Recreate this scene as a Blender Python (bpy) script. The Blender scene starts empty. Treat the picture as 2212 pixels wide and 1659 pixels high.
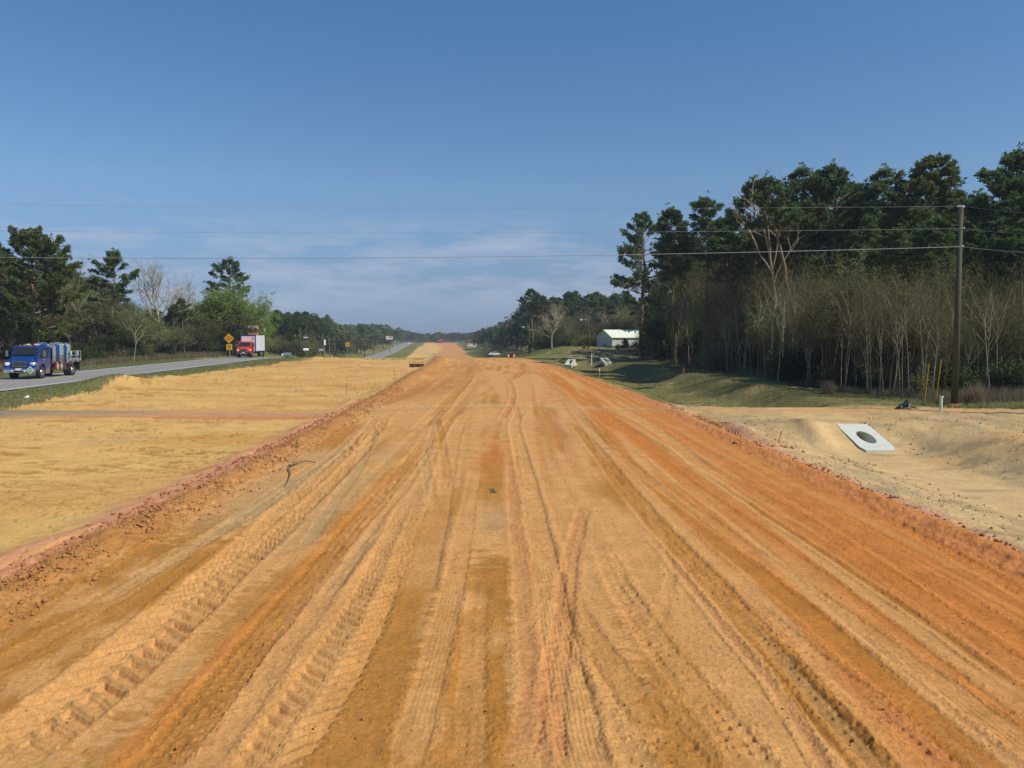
import bpy, math, random
import numpy as np
from mathutils import Vector, Matrix
R = math.radians
rnd = random.Random(7)
rg = np.random.default_rng(11)
sc = bpy.context.scene
COL = sc.collection

# ------------------------------------------------------------------ camera, sky, sun, exposure
CAMH, FP, PITCH = 3.4, 1700.0, math.atan(102.5/1700)
cam = bpy.data.cameras.new('camera'); camo = bpy.data.objects.new('camera', cam); COL.objects.link(camo)
camo.location = (0, 0, CAMH); camo.rotation_euler = (math.pi/2-PITCH, 0, 0)
cam.sensor_width = 36; cam.lens = 36*FP/2212; cam.clip_start = .1; cam.clip_end = 9000
sc.camera = camo
SUN_EL, SUN_AZ = 47.0, 116.0          # azimuth clockwise from +Y (the view direction)
w = bpy.data.worlds.new('World'); sc.world = w; w.use_nodes = True
nt = w.node_tree; nt.nodes.clear()
out = nt.nodes.new('ShaderNodeOutputWorld'); bg = nt.nodes.new('ShaderNodeBackground')
sky = nt.nodes.new('ShaderNodeTexSky'); sky.sky_type = 'NISHITA'; sky.sun_disc = False
sky.sun_elevation = R(SUN_EL); sky.sun_rotation = R(SUN_AZ)
sky.altitude = 60; sky.air_density = 1.0; sky.dust_density = 0.4; sky.ozone_density = 3.0
bg.inputs['Strength'].default_value = 0.085
# thin cloud streaks low over the horizon, all the way round
tc = nt.nodes.new('ShaderNodeTexCoord'); sep = nt.nodes.new('ShaderNodeSeparateXYZ')
mp = nt.nodes.new('ShaderNodeMapping'); mp.inputs['Scale'].default_value = (5.5, 5.5, 26)
mp.inputs['Location'].default_value = (3.3, .9, .6)
ns = nt.nodes.new('ShaderNodeTexNoise'); ns.inputs['Scale'].default_value = 1.5; ns.inputs['Detail'].default_value = 7; ns.inputs['Roughness'].default_value = .62
cr = nt.nodes.new('ShaderNodeValToRGB'); cr.color_ramp.elements[0].position = .44; cr.color_ramp.elements[1].position = .78
band = nt.nodes.new('ShaderNodeValToRGB'); be = band.color_ramp.elements
be[0].position = .01; be[0].color = (0, 0, 0, 1); be[1].position = .055; be[1].color = (1, 1, 1, 1)
e = be.new(.115); e.color = (.8, .8, .8, 1); e = be.new(.16); e.color = (0, 0, 0, 1)
mul = nt.nodes.new('ShaderNodeMath'); mul.operation = 'MULTIPLY'
mul2 = nt.nodes.new('ShaderNodeMath'); mul2.operation = 'MULTIPLY'; mul2.inputs[1].default_value = .8
mixc = nt.nodes.new('ShaderNodeMixRGB'); mixc.inputs['Color2'].default_value = (6.2, 6.6, 8.0, 1)
tint = nt.nodes.new('ShaderNodeMixRGB'); tint.blend_type = 'MULTIPLY'; tint.inputs['Fac'].default_value = 1; tint.inputs['Color2'].default_value = (1.0, .93, .9, 1)
L = nt.links.new
L(tc.outputs['Generated'], sep.inputs[0]); L(tc.outputs['Generated'], mp.inputs[0]); L(mp.outputs[0], ns.inputs['Vector'])
L(ns.outputs['Fac'], cr.inputs[0]); L(sep.outputs['Z'], band.inputs[0])
L(cr.outputs[0], mul.inputs[0]); L(band.outputs[0], mul.inputs[1]); L(mul.outputs[0], mul2.inputs[0])
gr_ = nt.nodes.new('ShaderNodeValToRGB'); ge_ = gr_.color_ramp.elements
ge_[0].position = .01; ge_[0].color = (.34, .49, .90, 1); ge_[1].position = .42; ge_[1].color = (.48, .78, 1.0, 1)
for p_, c_ in ((.07, (.42, .52, .74, 1)), (.18, (.60, .77, .90, 1))): e = ge_.new(p_); e.color = c_
t2 = nt.nodes.new('ShaderNodeVectorMath'); t2.operation = 'MULTIPLY'; t3 = nt.nodes.new('ShaderNodeVectorMath'); t3.operation = 'SCALE'; t3.inputs['Scale'].default_value = 1.5
L(sep.outputs['Z'], gr_.inputs[0]); L(tint.outputs[0], t2.inputs[0]); L(gr_.outputs[0], t2.inputs[1]); L(t2.outputs[0], t3.inputs[0])
L(sky.outputs[0], tint.inputs['Color1']); L(t3.outputs[0], mixc.inputs['Color1']); L(mul2.outputs[0], mixc.inputs['Fac'])
L(mixc.outputs[0], bg.inputs['Color']); L(bg.outputs[0], out.inputs['Surface'])
sl = bpy.data.lights.new('sun', 'SUN'); sl.energy = 4.65; sl.angle = R(.53); sl.color = (1, .95, .87)
so = bpy.data.objects.new('sun', sl); COL.objects.link(so)
sv = Vector((math.sin(R(SUN_AZ))*math.cos(R(SUN_EL)), math.cos(R(SUN_AZ))*math.cos(R(SUN_EL)), math.sin(R(SUN_EL))))
so.rotation_euler = sv.to_track_quat('Z', 'Y').to_euler(); so.location = (60, -20, 80)
sc.view_settings.view_transform = 'Standard'; sc.view_settings.look = 'None'
sc.view_settings.gamma = 1; sc.view_settings.use_curve_mapping = False; sc.view_settings.exposure = 0.0

# ------------------------------------------------------------------ pixel helpers (photo at 2212 x 1659)
def ray(x, y):
    cx, cy = (x-1106)/FP, (829.5-y)/FP
    return cx, math.cos(PITCH)+cy*math.sin(PITCH), -math.sin(PITCH)+cy*math.cos(PITCH)
def gp(x, y, z=0.0):
    a, b, c = ray(x, y); t = (z-CAMH)/c
    return a*t, b*t
def at(x, y, Y):
    a, b, c = ray(x, y); t = Y/b
    return a*t, CAMH+c*t
def lin(r, g, b, k=1.0):
    f = lambda v: (v/255/12.92 if v/255 <= .04045 else ((v/255+.055)/1.055)**2.4)*k
    return (f(r), f(g), f(b))

# ------------------------------------------------------------------ noise
PT = rg.permutation(256); VT = rg.random(256)
def vn(x, y, s=0):
    x = np.asarray(x, float)+s*17.13; y = np.asarray(y, float)+s*7.77
    ix = np.floor(x).astype(np.int64); iy = np.floor(y).astype(np.int64)
    fx = x-ix; fy = y-iy; fx = fx*fx*(3-2*fx); fy = fy*fy*(3-2*fy)
    h = lambda a, b: VT[PT[(a+PT[b & 255]) & 255]]
    return (h(ix, iy)*(1-fx)+h(ix+1, iy)*fx)*(1-fy)+(h(ix, iy+1)*(1-fx)+h(ix+1, iy+1)*fx)*fy
def fbm(x, y, o=4, s=0):
    v = 0; a = .5; t = 0
    for i in range(o):
        v = v+a*vn(x*2**i, y*2**i, s+i*3); t += a; a *= .55
    return v/t
def ss(t): t = np.clip(t, 0, 1); return t*t*(3-2*t)

# ------------------------------------------------------------------ ground shape
PY = [-50, 0, 118, 135, 180, 250, 330, 420, 560, 700, 760, 900, 1500, 4000]
PZ = [0, 0, 0, -.2, -1.7, -4.2, -5.8, -5.6, -3.6, -2.0, -2.6, -8, -14, -25]
def xc(Y):      # centre of the clay road
    Y = np.asarray(Y, float)
    return np.where(Y < 40, 0, np.where(Y < 113, -.00081*(np.clip(Y, 40, 113)-40)**2, -4.3-.092*(Y-113)))
def xh(Y): return -31.4-.085*(np.asarray(Y, float)-48)    # near edge of the paved highway
LE_Y = [0, 9, 12, 20, 34, 40, 60, 90, 120]; LE_X = [-7.6, -7.5, -7.5, -7.5, -7.9, -8.2, -8.4, -9.6, -11.8]
RE_Y = [0, 12, 20, 32, 45, 60, 92, 120]; RE_X = [8.0, 7.9, 7.7, 7.6, 7.5, 6.8, 5.2, 2.7]
def le(Y): return np.interp(Y, LE_Y, LE_X)
def re_(Y): return np.interp(Y, RE_Y, RE_X)
def XS(Y): return np.interp(Y, [0, 20, 38, 55, 80, 120], [-17, -21, -24.4, -28, -30.5, -29.5])
def H(X, Y):
    X = np.asarray(X, float); Y = np.asarray(Y, float)
    z = np.interp(Y, PY, PZ)
    # right bank and ditch
    d = X-(np.where(Y < 30, 13.0, 13.0+.6*np.sin(Y*.09)) + np.clip(xc(Y), -6, 0)*.9)
    e = re_(Y)
    ch = ss((X-e)/(4.6))*(1-ss((d-1.1)/3.6))
    fill = np.clip((Y-28.5)/2.5, 0, 1)*(1-ss((Y-37.6)/4.5)); fill = fill+ss((Y-113)/8)
    dep = np.where(Y < 34, .82, 1.05)
    z = z-ch*dep*(1-np.clip(fill, 0, 1))
    z = z+ss((X-20)/12)*.35*(1-ss((Y-120)/40))
    z = z+(fbm(X*.16, Y*.13, 3, 5)-.5)*.9*ss((X-8.6)/4)*ss((Y-43)/6)
    # raised land right and left beyond the crest
    z = z+2.6*ss((X-xc(Y)-9)/12)*ss((Y-125)/40)*(1-ss((Y-380)/200)) + 1.5*ss((X-25)/40)*ss((Y-125)/60)*(1-ss((Y-600)/200))
    z = z+2.0*ss((xh(Y)-9-X)/10)*ss((Y-125)/50)*(1-ss((Y-500)/300))
    # left sand field a little below the road, highway slightly raised
    z = z-.16*ss((le(Y)+.3-X)/1.5)*(1-ss((XS(Y)-X+1)/3))*(1-ss((Y-118)/10))*(1-np.exp(-((Y-35.3)/1.7)**2))
    # highway shoulder grade
    z = z-.25*np.exp(-((X-(xh(Y)-11))/1.6)**2)*(Y < 130)
    # sand heap by the verge, low heaps
    for (px, Yc, h, rx, ry) in ((262, 57, .75, 2.3, 2.2), (330, 66, .3, 2.5, 2.5), (640, 104, .35, 3, 3), (1020, 108, .3, 3, 3), (700, 116, .55, 5, 3), (915, 112, .35, 2.6, 2), (880, 118, .4, 3, 2)):
        cx = (px-1106)/FP*Yc
        z = z+h*np.exp(-((X-cx)/rx)**2-((Y-Yc)/ry)**2)
    # clay windrow on the left edge further out
    lb = le(Y)
    z = z+.13*np.exp(-((X-lb-.85)/.36)**2)*(1-ss((Y-50)/12))
    z = z+.55*np.exp(-((X-lb-.9)/1.1)**2)*ss((Y-46)/16)*(1-ss((Y-116)/8))
    return z
def hz(X, Y): return float(H(X, Y))

# ------------------------------------------------------------------ tracks in the clay
def spl(pts, px=True):
    P = [gp(*p) for p in pts] if px else pts
    P = [(2*P[0][0]-P[1][0], 2*P[0][1]-P[1][1])]+P+[(2*P[-1][0]-P[-2][0], 2*P[-1][1]-P[-2][1])]
    o = []
    for i in range(1, len(P)-2):
        a, b, c, d = [np.array(q) for q in P[i-1:i+3]]
        for t in np.linspace(0, 1, 9)[:-1]:
            o.append(.5*((2*b)+(-a+c)*t+(2*a-5*b+4*c-d)*t*t+(-a+3*b-3*c+d)*t**3))
    o.append(np.array(P[-2])); return np.array(o)
#        kind, width, depth, pitch, colour, amount, shoulder, pixel points
TR = [
 ('lug', .80, .062, .27, 'dust', .75, .3, [(-60, 1680), (60, 1590), (180, 1500), (300, 1400), (385, 1325), (480, 1235), (580, 1150), (640, 1092), (705, 1035), (765, 975), (810, 920), (826, 893)]),
 ('pad', .46, .038, .125, 'och', .45, .25, [(250, 1720), (350, 1640), (470, 1490), (600, 1330), (680, 1240), (760, 1140), (850, 1040), (900, 980), (930, 940)]),
 ('flat', .26, .012, .1, 'dust', .5, .9, [(400, 1720), (470, 1610), (590, 1440), (700, 1290), (800, 1140), (880, 1040), (930, 960)]),
 ('lug', .62, .042, .21, 'dust', .6, .15, [(520, 1720), (600, 1620), (690, 1490), (750, 1390), (800, 1300), (840, 1210), (875, 1130), (900, 1070)]),
 ('pad', .30, .018, .09, 'red', .4, .3, [(1105, 1700), (1120, 1640), (1150, 1540), (1158, 1440), (1140, 1330), (1128, 1220), (1116, 1110), (1108, 1010), (1100, 960)]),
 ('rib', .40, .042, .045, 'dust', .8, .35, [(1290, 1720), (1262, 1640), (1230, 1500), (1207, 1370), (1185, 1250), (1163, 1150), (1143, 1050), (1120, 960), (1112, 915), (1130, 880)]),
 ('pad', .26, .03, .10, 'red', .5, .25, [(1198, 1700), (1196, 1600), (1200, 1480), (1212, 1370), (1226, 1260), (1236, 1190), (1262, 1100), (1280, 1070)]),
 ('pad', .38, .022, .13, 'och', .35, .25, [(1560, 1740), (1480, 1640), (1410, 1560), (1350, 1480), (1290, 1400), (1240, 1320), (1215, 1250)]),
 ('pad', .30, .018, .13, 'dust', .3, .2, [(1420, 1740), (1370, 1640), (1320, 1540), (1270, 1450), (1230, 1370), (1216, 1300)]),
 ('pad', .42, .032, .13, 'och', .6, .3, [(1960, 1740), (1800, 1560), (1700, 1440), (1600, 1330), (1500, 1220), (1420, 1135), (1340, 1040), (1270, 950), (1230, 905)]),
 ('flat', .18, .03, .1, 'grey', .4, 1.0, [(1960, 1740), (1890, 1650), (1800, 1550), (1720, 1460), (1650, 1380), (1590, 1310)]),
 ('flat', .34, .014, .1, 'och', .5, .5, [(2200, 1740), (2060, 1600), (1900, 1460), (1740, 1320), (1600, 1210), (1480, 1110), (1380, 1020), (1300, 940), (1240, 890)]),
 ('rib', .42, .022, .06, 'org', .55, .4, [(2330, 1700), (2212, 1600), (2000, 1430), (1800, 1275), (1640, 1155), (1500, 1055), (1390, 970), (1300, 905), (1240, 860)]),
 ('rib', .30, .016, .05, 'org', .6, .4, [(2400, 1580), (2212, 1450), (2000, 1300), (1800, 1165), (1640, 1070), (1500, 990), (1380, 920), (1300, 880), (1230, 845)]),
 ('flat', .36, .012, .1, 'org', .7, .4, [(2500, 1560), (2212, 1385), (2000, 1250), (1800, 1125), (1640, 1035), (1500, 960), (1400, 905), (1300, 860)]),
 ('pad', .28, .026, .13, 'org', .4, .4, [(2420, 1400), (2212, 1285), (2080, 1210), (1950, 1140), (1830, 1080)]),
 ('pad', .24, .02, .1, 'grey', .4, .3, [(930, 1090), (925, 1040), (918, 1000), (930, 950), (945, 905), (950, 880)]),
 ('pad', .24, .02, .1, 'och', .5, .3, [(960, 1060), (962, 1010), (955, 960), (948, 920), (938, 890)]),
 ('flat', .5, .02, .1, 'dust', .7, .35, [(900, 1290), (925, 1180), (950, 1080), (968, 990), (985, 930), (1010, 890)]),
 ('pad', .3, .02, .1, 'och', .5, .3, [(940, 960), (975, 905), (1000, 880), (1010, 860)]),
 ('rib', .26, .02, .05, 'grey', .4, .3, [(655, 1190), (720, 1090), (775, 1010), (800, 950), (825, 905)]),
 ('rib', .26, .02, .05, 'grey', .4, .3, [(430, 1180), (540, 1100), (640, 1030), (720, 980), (770, 950)]),
 ('rib', .3, .05, .06, 'red', .5, .5, [(1085, 905), (1105, 870), (1108, 845), (1100, 825), (1085, 810)]),
 ('flat', .5, .03, .1, 'dust', .6, .4, [(900, 930), (960, 868), (1000, 835), (1020, 812), (1030, 790)]),
 ('flat', .6, .03, .1, 'och', .5, .4, [(940, 900), (975, 860), (1010, 820), (1024, 790)]),
 ('flat', .5, .025, .1, 'org', .5, .4, [(1440, 980), (1330, 910), (1240, 850), (1180, 810), (1150, 785)]),
 ('flat', .5, .025, .1, 'dust', .5, .4, [(1520, 1010), (1420, 930), (1320, 870), (1230, 820), (1160, 782)]),
 ('rib', .4, .03, .08, 'grey', .35, .4, [(1320, 990), (1270, 920), (1220, 860), (1170, 815), (1130, 782)]),
 ('flat', .14, .01, .1, 'dust', .3, .2, [(1390, 1400), (1440, 1300), (1445, 1200), (1410, 1110), (1380, 1060)]),
]
TR += [
 ('pad', .34, .024, .14, 'dust', .4, .3, [(1700, 1740), (1580, 1590), (1480, 1470), (1390, 1350), (1330, 1250), (1290, 1160)]),
 ('rib', .30, .02, .05, 'dust', .5, .4, [(860, 1720), (900, 1560), (945, 1400), (975, 1280), (1000, 1160), (1015, 1080), (1030, 1000)]),
 ('pad', .28, .018, .12, 'dust', .45, .2, [(1010, 1740), (1015, 1600), (1022, 1450), (1030, 1330), (1040, 1220)]),
 ('pad', .34, .03, .13, 'grey', .45, .3, [(180, 1320), (330, 1230), (470, 1150), (590, 1080), (690, 1010), (760, 950), (800, 905)]),
 ('pad', .30, .02, .12, 'dust', .4, .3, [(-100, 1480), (60, 1400), (220, 1310), (380, 1210), (520, 1120)]),
 ('pad', .26, .03, .12, 'grey', .4, .4, [(840, 1100), (800, 1160), (740, 1240), (690, 1300)]),
 ('rib', .3, .02, .05, 'dust', .5, .4, [(2400, 1740), (2150, 1560), (1950, 1420), (1760, 1285), (1600, 1175), (1450, 1070), (1330, 980), (1240, 900)]),
 ('pad', .3, .022, .13, 'red', .4, .3, [(2150, 1740), (2000, 1610), (1850, 1490), (1700, 1370), (1560, 1260)]),
 ('flat', .10, .02, .1, 'och', .5, .6, [(2212, 1500), (2000, 1345), (1800, 1210), (1640, 1105), (1500, 1010)]),
 ('flat', .10, .02, .1, 'red', .5, .6, [(1830, 1740), (1760, 1620), (1660, 1470), (1560, 1350), (1470, 1240), (1380, 1130)]),
 ('pad', .28, .03, .1, 'red', .5, .4, [(1120, 905), (1112, 880), (1100, 860), (1095, 845)]),
]
CT = [  # cross tracks: y as a function of x
 ('pad', .3, .03, .12, 'red', .5, .3, [(1140, 985), (1190, 1000), (1240, 1035), (1265, 1075)]),
 ('pad', .3, .03, .12, 'red', .5, .3, [(1150, 980), (1230, 1000), (1310, 1010), (1390, 1040), (1450, 1080)]),
 ('flat', .35, .02, .1, 'red', .4, .4, [(880, 960), (960, 968), (1100, 985), (1180, 992)]),
 ('flat', .3, .02, .1, 'red', .4, .4, [(880, 975), (960, 985), (1100, 1000), (1160, 1012)]),
 ('flat', 1.0, .02, .1, 'sand2', .45, .5, [(700, 893), (900, 884), (1100, 882), (1300, 884), (1500, 890)]),
 ('flat', .8, .02, .1, 'sand', .5, .5, [(700, 884), (900, 877), (1100, 875), (1300, 880), (1480, 884)]),
 ('flat', .3, .02, .1, 'red', .3, .4, [(1300, 905), (1400, 915), (1480, 930)]),
 ('flat', .3, .02, .1, 'org', .3, .4, [(1250, 900), (1330, 915), (1400, 932)]),
]
C = dict(dust=lin(222, 164, 98), och=lin(186, 124, 46), org=lin(210, 130, 58), red=lin(206, 136, 84), grey=lin(192, 158, 108),
         yel=lin(236, 188, 110), yel2=lin(214, 158, 82), sand=lin(214, 180, 126), sand2=lin(188, 156, 108), sand3=lin(222, 186, 130),
         grass=lin(122, 122, 62), grass2=lin(144, 132, 82), grass3=lin(104, 114, 50), litter=lin(84, 68, 48), pink=lin(222, 154, 116), brn=lin(192, 134, 76), gry=lin(160, 148, 118))
KC = .76
C = {k: np.array(v)*KC for k, v in C.items()}

def track_field(X, Y, Z, RGB):
    for cross, lst in ((False, TR), (True, CT)):
        for i, (kind, wd, dep, pit, col, amt, sh, pts) in enumerate(lst):
            S = spl(pts)
            if cross:
                S = S[np.argsort(S[:, 0])]; a, b = X, Y; sa, sb = S[:, 0], S[:, 1]
            else:
                S = S[np.argsort(S[:, 1])]; a, b = Y, X; sa, sb = S[:, 1], S[:, 0]
            m = np.where((a > sa[0]) & (a < sa[-1]))[0]
            if not len(m): continue
            am = a[m]; c0 = np.interp(am, sa, sb); slope = np.interp(am, sa, np.gradient(sb, sa))
            k = np.sqrt(1+slope**2)
            u = (b[m]-c0)/k
            sel = np.abs(u) < wd*1.3
            m = m[sel]; u = u[sel]; v = am[sel]*k[sel]
            Xm, Ym = X[m], Y[m]
            u = u+(fbm(Xm*2.2, Ym*1.1, 3, i)-.5)*.07
            end = ss((am[sel]-sa[0])/.8)*ss((sa[-1]-am[sel])/(1+.1*sa[-1])) 
            ins = 1-ss((np.abs(u)-wd*.5+.02+.05*(fbm(Xm*6, Ym*6, 2, 60+i)-.5))/.035)
            dep = dep*.8; h = -dep*.45*ins
            rough = fbm(Xm*16, Ym*12, 3, 40+i)
            if kind == 'lug':
                ph = (v+np.abs(u)*.75*(1 if i % 2 == 0 else -1))/pit+.5*(u > 0)
                ph = ph+(vn(Xm*3, Ym*3, i)-.5)*.35
                fr = np.abs((ph % 1)-.5)*2
                au = np.abs(u)/(wd*.5)
                hole = ss((.56-fr)/.17)*ss((au-.10)/.08)*ss((1.0-au)/.12)*ss((vn(Xm*1.3, Ym*1.3, 9+i)+.25)*2)
                cell = VT[(np.floor(ph).astype(int)*37+(u > 0)*91+i*13) & 255]; h = h*.5-dep*hole*(.45+.85*cell)+dep*.5*ss((fr-.7)/.3)*ins+dep*.35*(rough-.5)*ins
            elif kind == 'pad':
                nr = max(2, int(wd/.11)); row = np.floor((u/wd+.5)*nr)
                ph = v/pit+.5*(row % 2)+(vn(Xm*3, Ym*3, i)-.5)*.5
                fr = np.abs((ph % 1)-.5)*2; fu = np.abs((((u/wd+.5)*nr) % 1)-.5)*2
                hole = ss((.55-fr)/.2)*ss((.78-fu)/.22)*ins*ss((vn(Xm*1.7, Ym*1.2, 9+i)-.12)*3)
                cell = VT[(np.floor(ph).astype(int)*37+row.astype(int)*91+i*13) & 255]; h = h-dep*hole*np.clip(cell*1.9-.35, 0, 1.3)+dep*.5*(rough-.5)*ins
            elif kind == 'rib':
                h = h-dep*.16*ss(np.cos(2*np.pi*u/pit+2.5*vn(Xm*2, Ym*.6, i))*.8+.4)*ins*ss(vn(Xm*1.1, Ym*.5, 5+i)*2)+dep*.3*(rough-.5)*ins
            else:
                h = h*1.6+dep*.35*(rough-.5)*ins
            shd = np.exp(-((np.abs(u)-wd*.5-.06)/.055)**2)*dep*sh*(.4+1.3*rough)
            crum = np.clip(fbm(Xm*26, Ym*26, 2, 90+i)-.56, 0, 1)*.055*np.exp(-((np.abs(u)-wd*.5-.04)/.07)**2)
            Z[m] += (h+shd+crum)*end
            f = (amt*ins*end*(.55+.75*vn(Xm*2.5, Ym*.5, 77+i)))[:, None].clip(0, 1)
            RGB[m] = RGB[m]*(1-f)+C[col]*f

# ------------------------------------------------------------------ materials
def new_mat(name):
    m = bpy.data.materials.new(name); m.use_nodes = True
    return m, m.node_tree, m.node_tree.nodes['Principled BSDF']
def setp(b, **k):
    for a, v in k.items():
        n = {'rough': 'Roughness', 'metal': 'Metallic', 'spec': 'Specular IOR Level', 'coat': 'Coat Weight', 'alpha': 'Alpha', 'trans': 'Transmission Weight'}[a]
        b.inputs[n].default_value = v
def simple(name, col, rough=.6, metal=0, var=.12, scale=6, coat=0, bump=0, col2=None):
    m, t, b = new_mat(name)
    setp(b, rough=rough, metal=metal, coat=coat); l = t.links.new
    tc = t.nodes.new('ShaderNodeTexCoord'); n = t.nodes.new('ShaderNodeTexNoise'); n.inputs['Scale'].default_value = scale; n.inputs['Detail'].default_value = 5
    l(tc.outputs['Object'], n.inputs['Vector'])
    mx = t.nodes.new('ShaderNodeMixRGB'); c = list(col)+[1]
    mx.inputs['Color1'].default_value = [v*(1-var) for v in col]+[1]
    mx.inputs['Color2'].default_value = (list(col2)+[1]) if col2 else [min(1, v*(1+var)) for v in col]+[1]
    l(n.outputs['Fac'], mx.inputs['Fac']); l(mx.outputs[0], b.inputs['Base Color'])
    if bump:
        bp = t.nodes.new('ShaderNodeBump'); bp.inputs['Strength'].default_value = bump; bp.inputs['Distance'].default_value = .02
        l(n.outputs['Fac'], bp.inputs['Height']); l(bp.outputs[0], b.inputs['Normal'])
    return m
def soil(name, bumps, spk=.25, rough=.95):
    m, t, b = new_mat(name); l = t.links.new; setp(b, rough=rough, spec=.12)
    at_ = t.nodes.new('ShaderNodeAttribute'); at_.attribute_name = 'soil'
    tc = t.nodes.new('ShaderNodeTexCoord')
    ns_ = []
    for s, d in ((1.7, 6), (14, 5), (70, 4)):
        n = t.nodes.new('ShaderNodeTexNoise'); n.inputs['Scale'].default_value = s; n.inputs['Detail'].default_value = d; n.inputs['Roughness'].default_value = .65
        l(tc.outputs['Object'], n.inputs['Vector']); ns_.append(n)
    prev = at_.outputs['Color']
    for n, (lo, hi) in zip(ns_, ((.86, 1.14), (.80, 1.2), (1-spk, 1+spk))):
        mr = t.nodes.new('ShaderNodeMapRange'); mr.inputs['From Min'].default_value = .28; mr.inputs['From Max'].default_value = .72
        mr.inputs['To Min'].default_value = lo; mr.inputs['To Max'].default_value = hi; l(n.outputs['Fac'], mr.inputs['Value'])
        x = t.nodes.new('ShaderNodeVectorMath'); x.operation = 'SCALE'; l(prev, x.inputs[0]); l(mr.outputs[0], x.inputs['Scale']); prev = x.outputs[0]
    l(prev, b.inputs['Base Color'])
    vo = t.nodes.new('ShaderNodeTexVoronoi'); vo.inputs['Scale'].default_value = 16; l(tc.outputs['Object'], vo.inputs['Vector'])
    sp = t.nodes.new('ShaderNodeMapRange'); sp.inputs['From Min'].default_value = .10; sp.inputs['From Max'].default_value = .16; sp.inputs['To Min'].default_value = 1; sp.inputs['To Max'].default_value = 0
    l(vo.outputs['Distance'], sp.inputs['Value'])
    sc3_ = t.nodes.new('ShaderNodeSeparateColor'); l(vo.outputs['Color'], sc3_.inputs[0])
    th_ = t.nodes.new('ShaderNodeMath'); th_.operation = 'GREATER_THAN'; th_.inputs[1].default_value = .80; l(sc3_.outputs[0], th_.inputs[0])
    pm = t.nodes.new('ShaderNodeMath'); pm.operation = 'MULTIPLY'; l(sp.outputs[0], pm.inputs[0]); l(th_.outputs[0], pm.inputs[1])
    pf = t.nodes.new('ShaderNodeMath'); pf.operation = 'MULTIPLY'; pf.inputs[1].default_value = .55; l(pm.outputs[0], pf.inputs[0])
    pc = t.nodes.new('ShaderNodeMixRGB'); pc.inputs['Color1'].default_value = (.16, .09, .05, 1); pc.inputs['Color2'].default_value = (.75, .62, .45, 1); l(sc3_.outputs[1], pc.inputs['Fac'])
    pmx = t.nodes.new('ShaderNodeMixRGB'); l(pf.outputs[0], pmx.inputs['Fac']); l(prev, pmx.inputs['Color1']); l(pc.outputs[0], pmx.inputs['Color2']); l(pmx.outputs[0], b.inputs['Base Color'])
    ad = t.nodes.new('ShaderNodeMath'); ad.operation = 'MULTIPLY_ADD'; ad.inputs[1].default_value = .5
    l(ns_[2].outputs['Fac'], ad.inputs[0]); l(ns_[1].outputs['Fac'], ad.inputs[2])
    bp = t.nodes.new('ShaderNodeBump'); bp.inputs['Strength'].default_value = bumps; bp.inputs['Distance'].default_value = .03
    l(ad.outputs[0], bp.inputs['Height']); l(bp.outputs[0], b.inputs['Normal'])
    return m
def leafmat(name, c1, c2, trans=.25, scale=.6, rough=.6):
    m, t, b = new_mat(name); l = t.links.new; setp(b, rough=rough, spec=.25)
    tc = t.nodes.new('ShaderNodeTexCoord'); n = t.nodes.new('ShaderNodeTexNoise'); n.inputs['Scale'].default_value = scale; n.inputs['Detail'].default_value = 3
    oi = t.nodes.new('ShaderNodeObjectInfo'); ge = t.nodes.new('ShaderNodeNewGeometry')
    l(tc.outputs['Object'], n.inputs['Vector'])
    a = t.nodes.new('ShaderNodeMath'); a.operation = 'MULTIPLY_ADD'; a.inputs[1].default_value = .5
    l(oi.outputs['Random'], a.inputs[0]); l(n.outputs['Fac'], a.inputs[2])
    a2 = t.nodes.new('ShaderNodeMath'); a2.operation = 'MULTIPLY_ADD'; a2.inputs[1].default_value = .5; l(ge.outputs['Random Per Island'], a2.inputs[0]); l(a.outputs[0], a2.inputs[2])
    mr = t.nodes.new('ShaderNodeMapRange'); mr.inputs['From Min'].default_value = .4; mr.inputs['From Max'].default_value = 1.5; l(a2.outputs[0], mr.inputs['Value'])
    mx = t.nodes.new('ShaderNodeMixRGB'); mx.inputs['Color1'].default_value = list(c1)+[1]; mx.inputs['Color2'].default_value = list(c2)+[1]
    l(mr.outputs[0], mx.inputs['Fac']); l(mx.outputs[0], b.inputs['Base Color'])
    tr = t.nodes.new('ShaderNodeBsdfTranslucent'); l(mx.outputs[0], tr.inputs['Color'])
    ms = t.nodes.new('ShaderNodeMixShader'); ms.inputs[0].default_value = trans
    l(b.outputs[0], ms.inputs[1]); l(tr.outputs[0], ms.inputs[2]); l(ms.outputs[0], t.nodes['Material Output'].inputs['Surface'])
    return m
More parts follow.
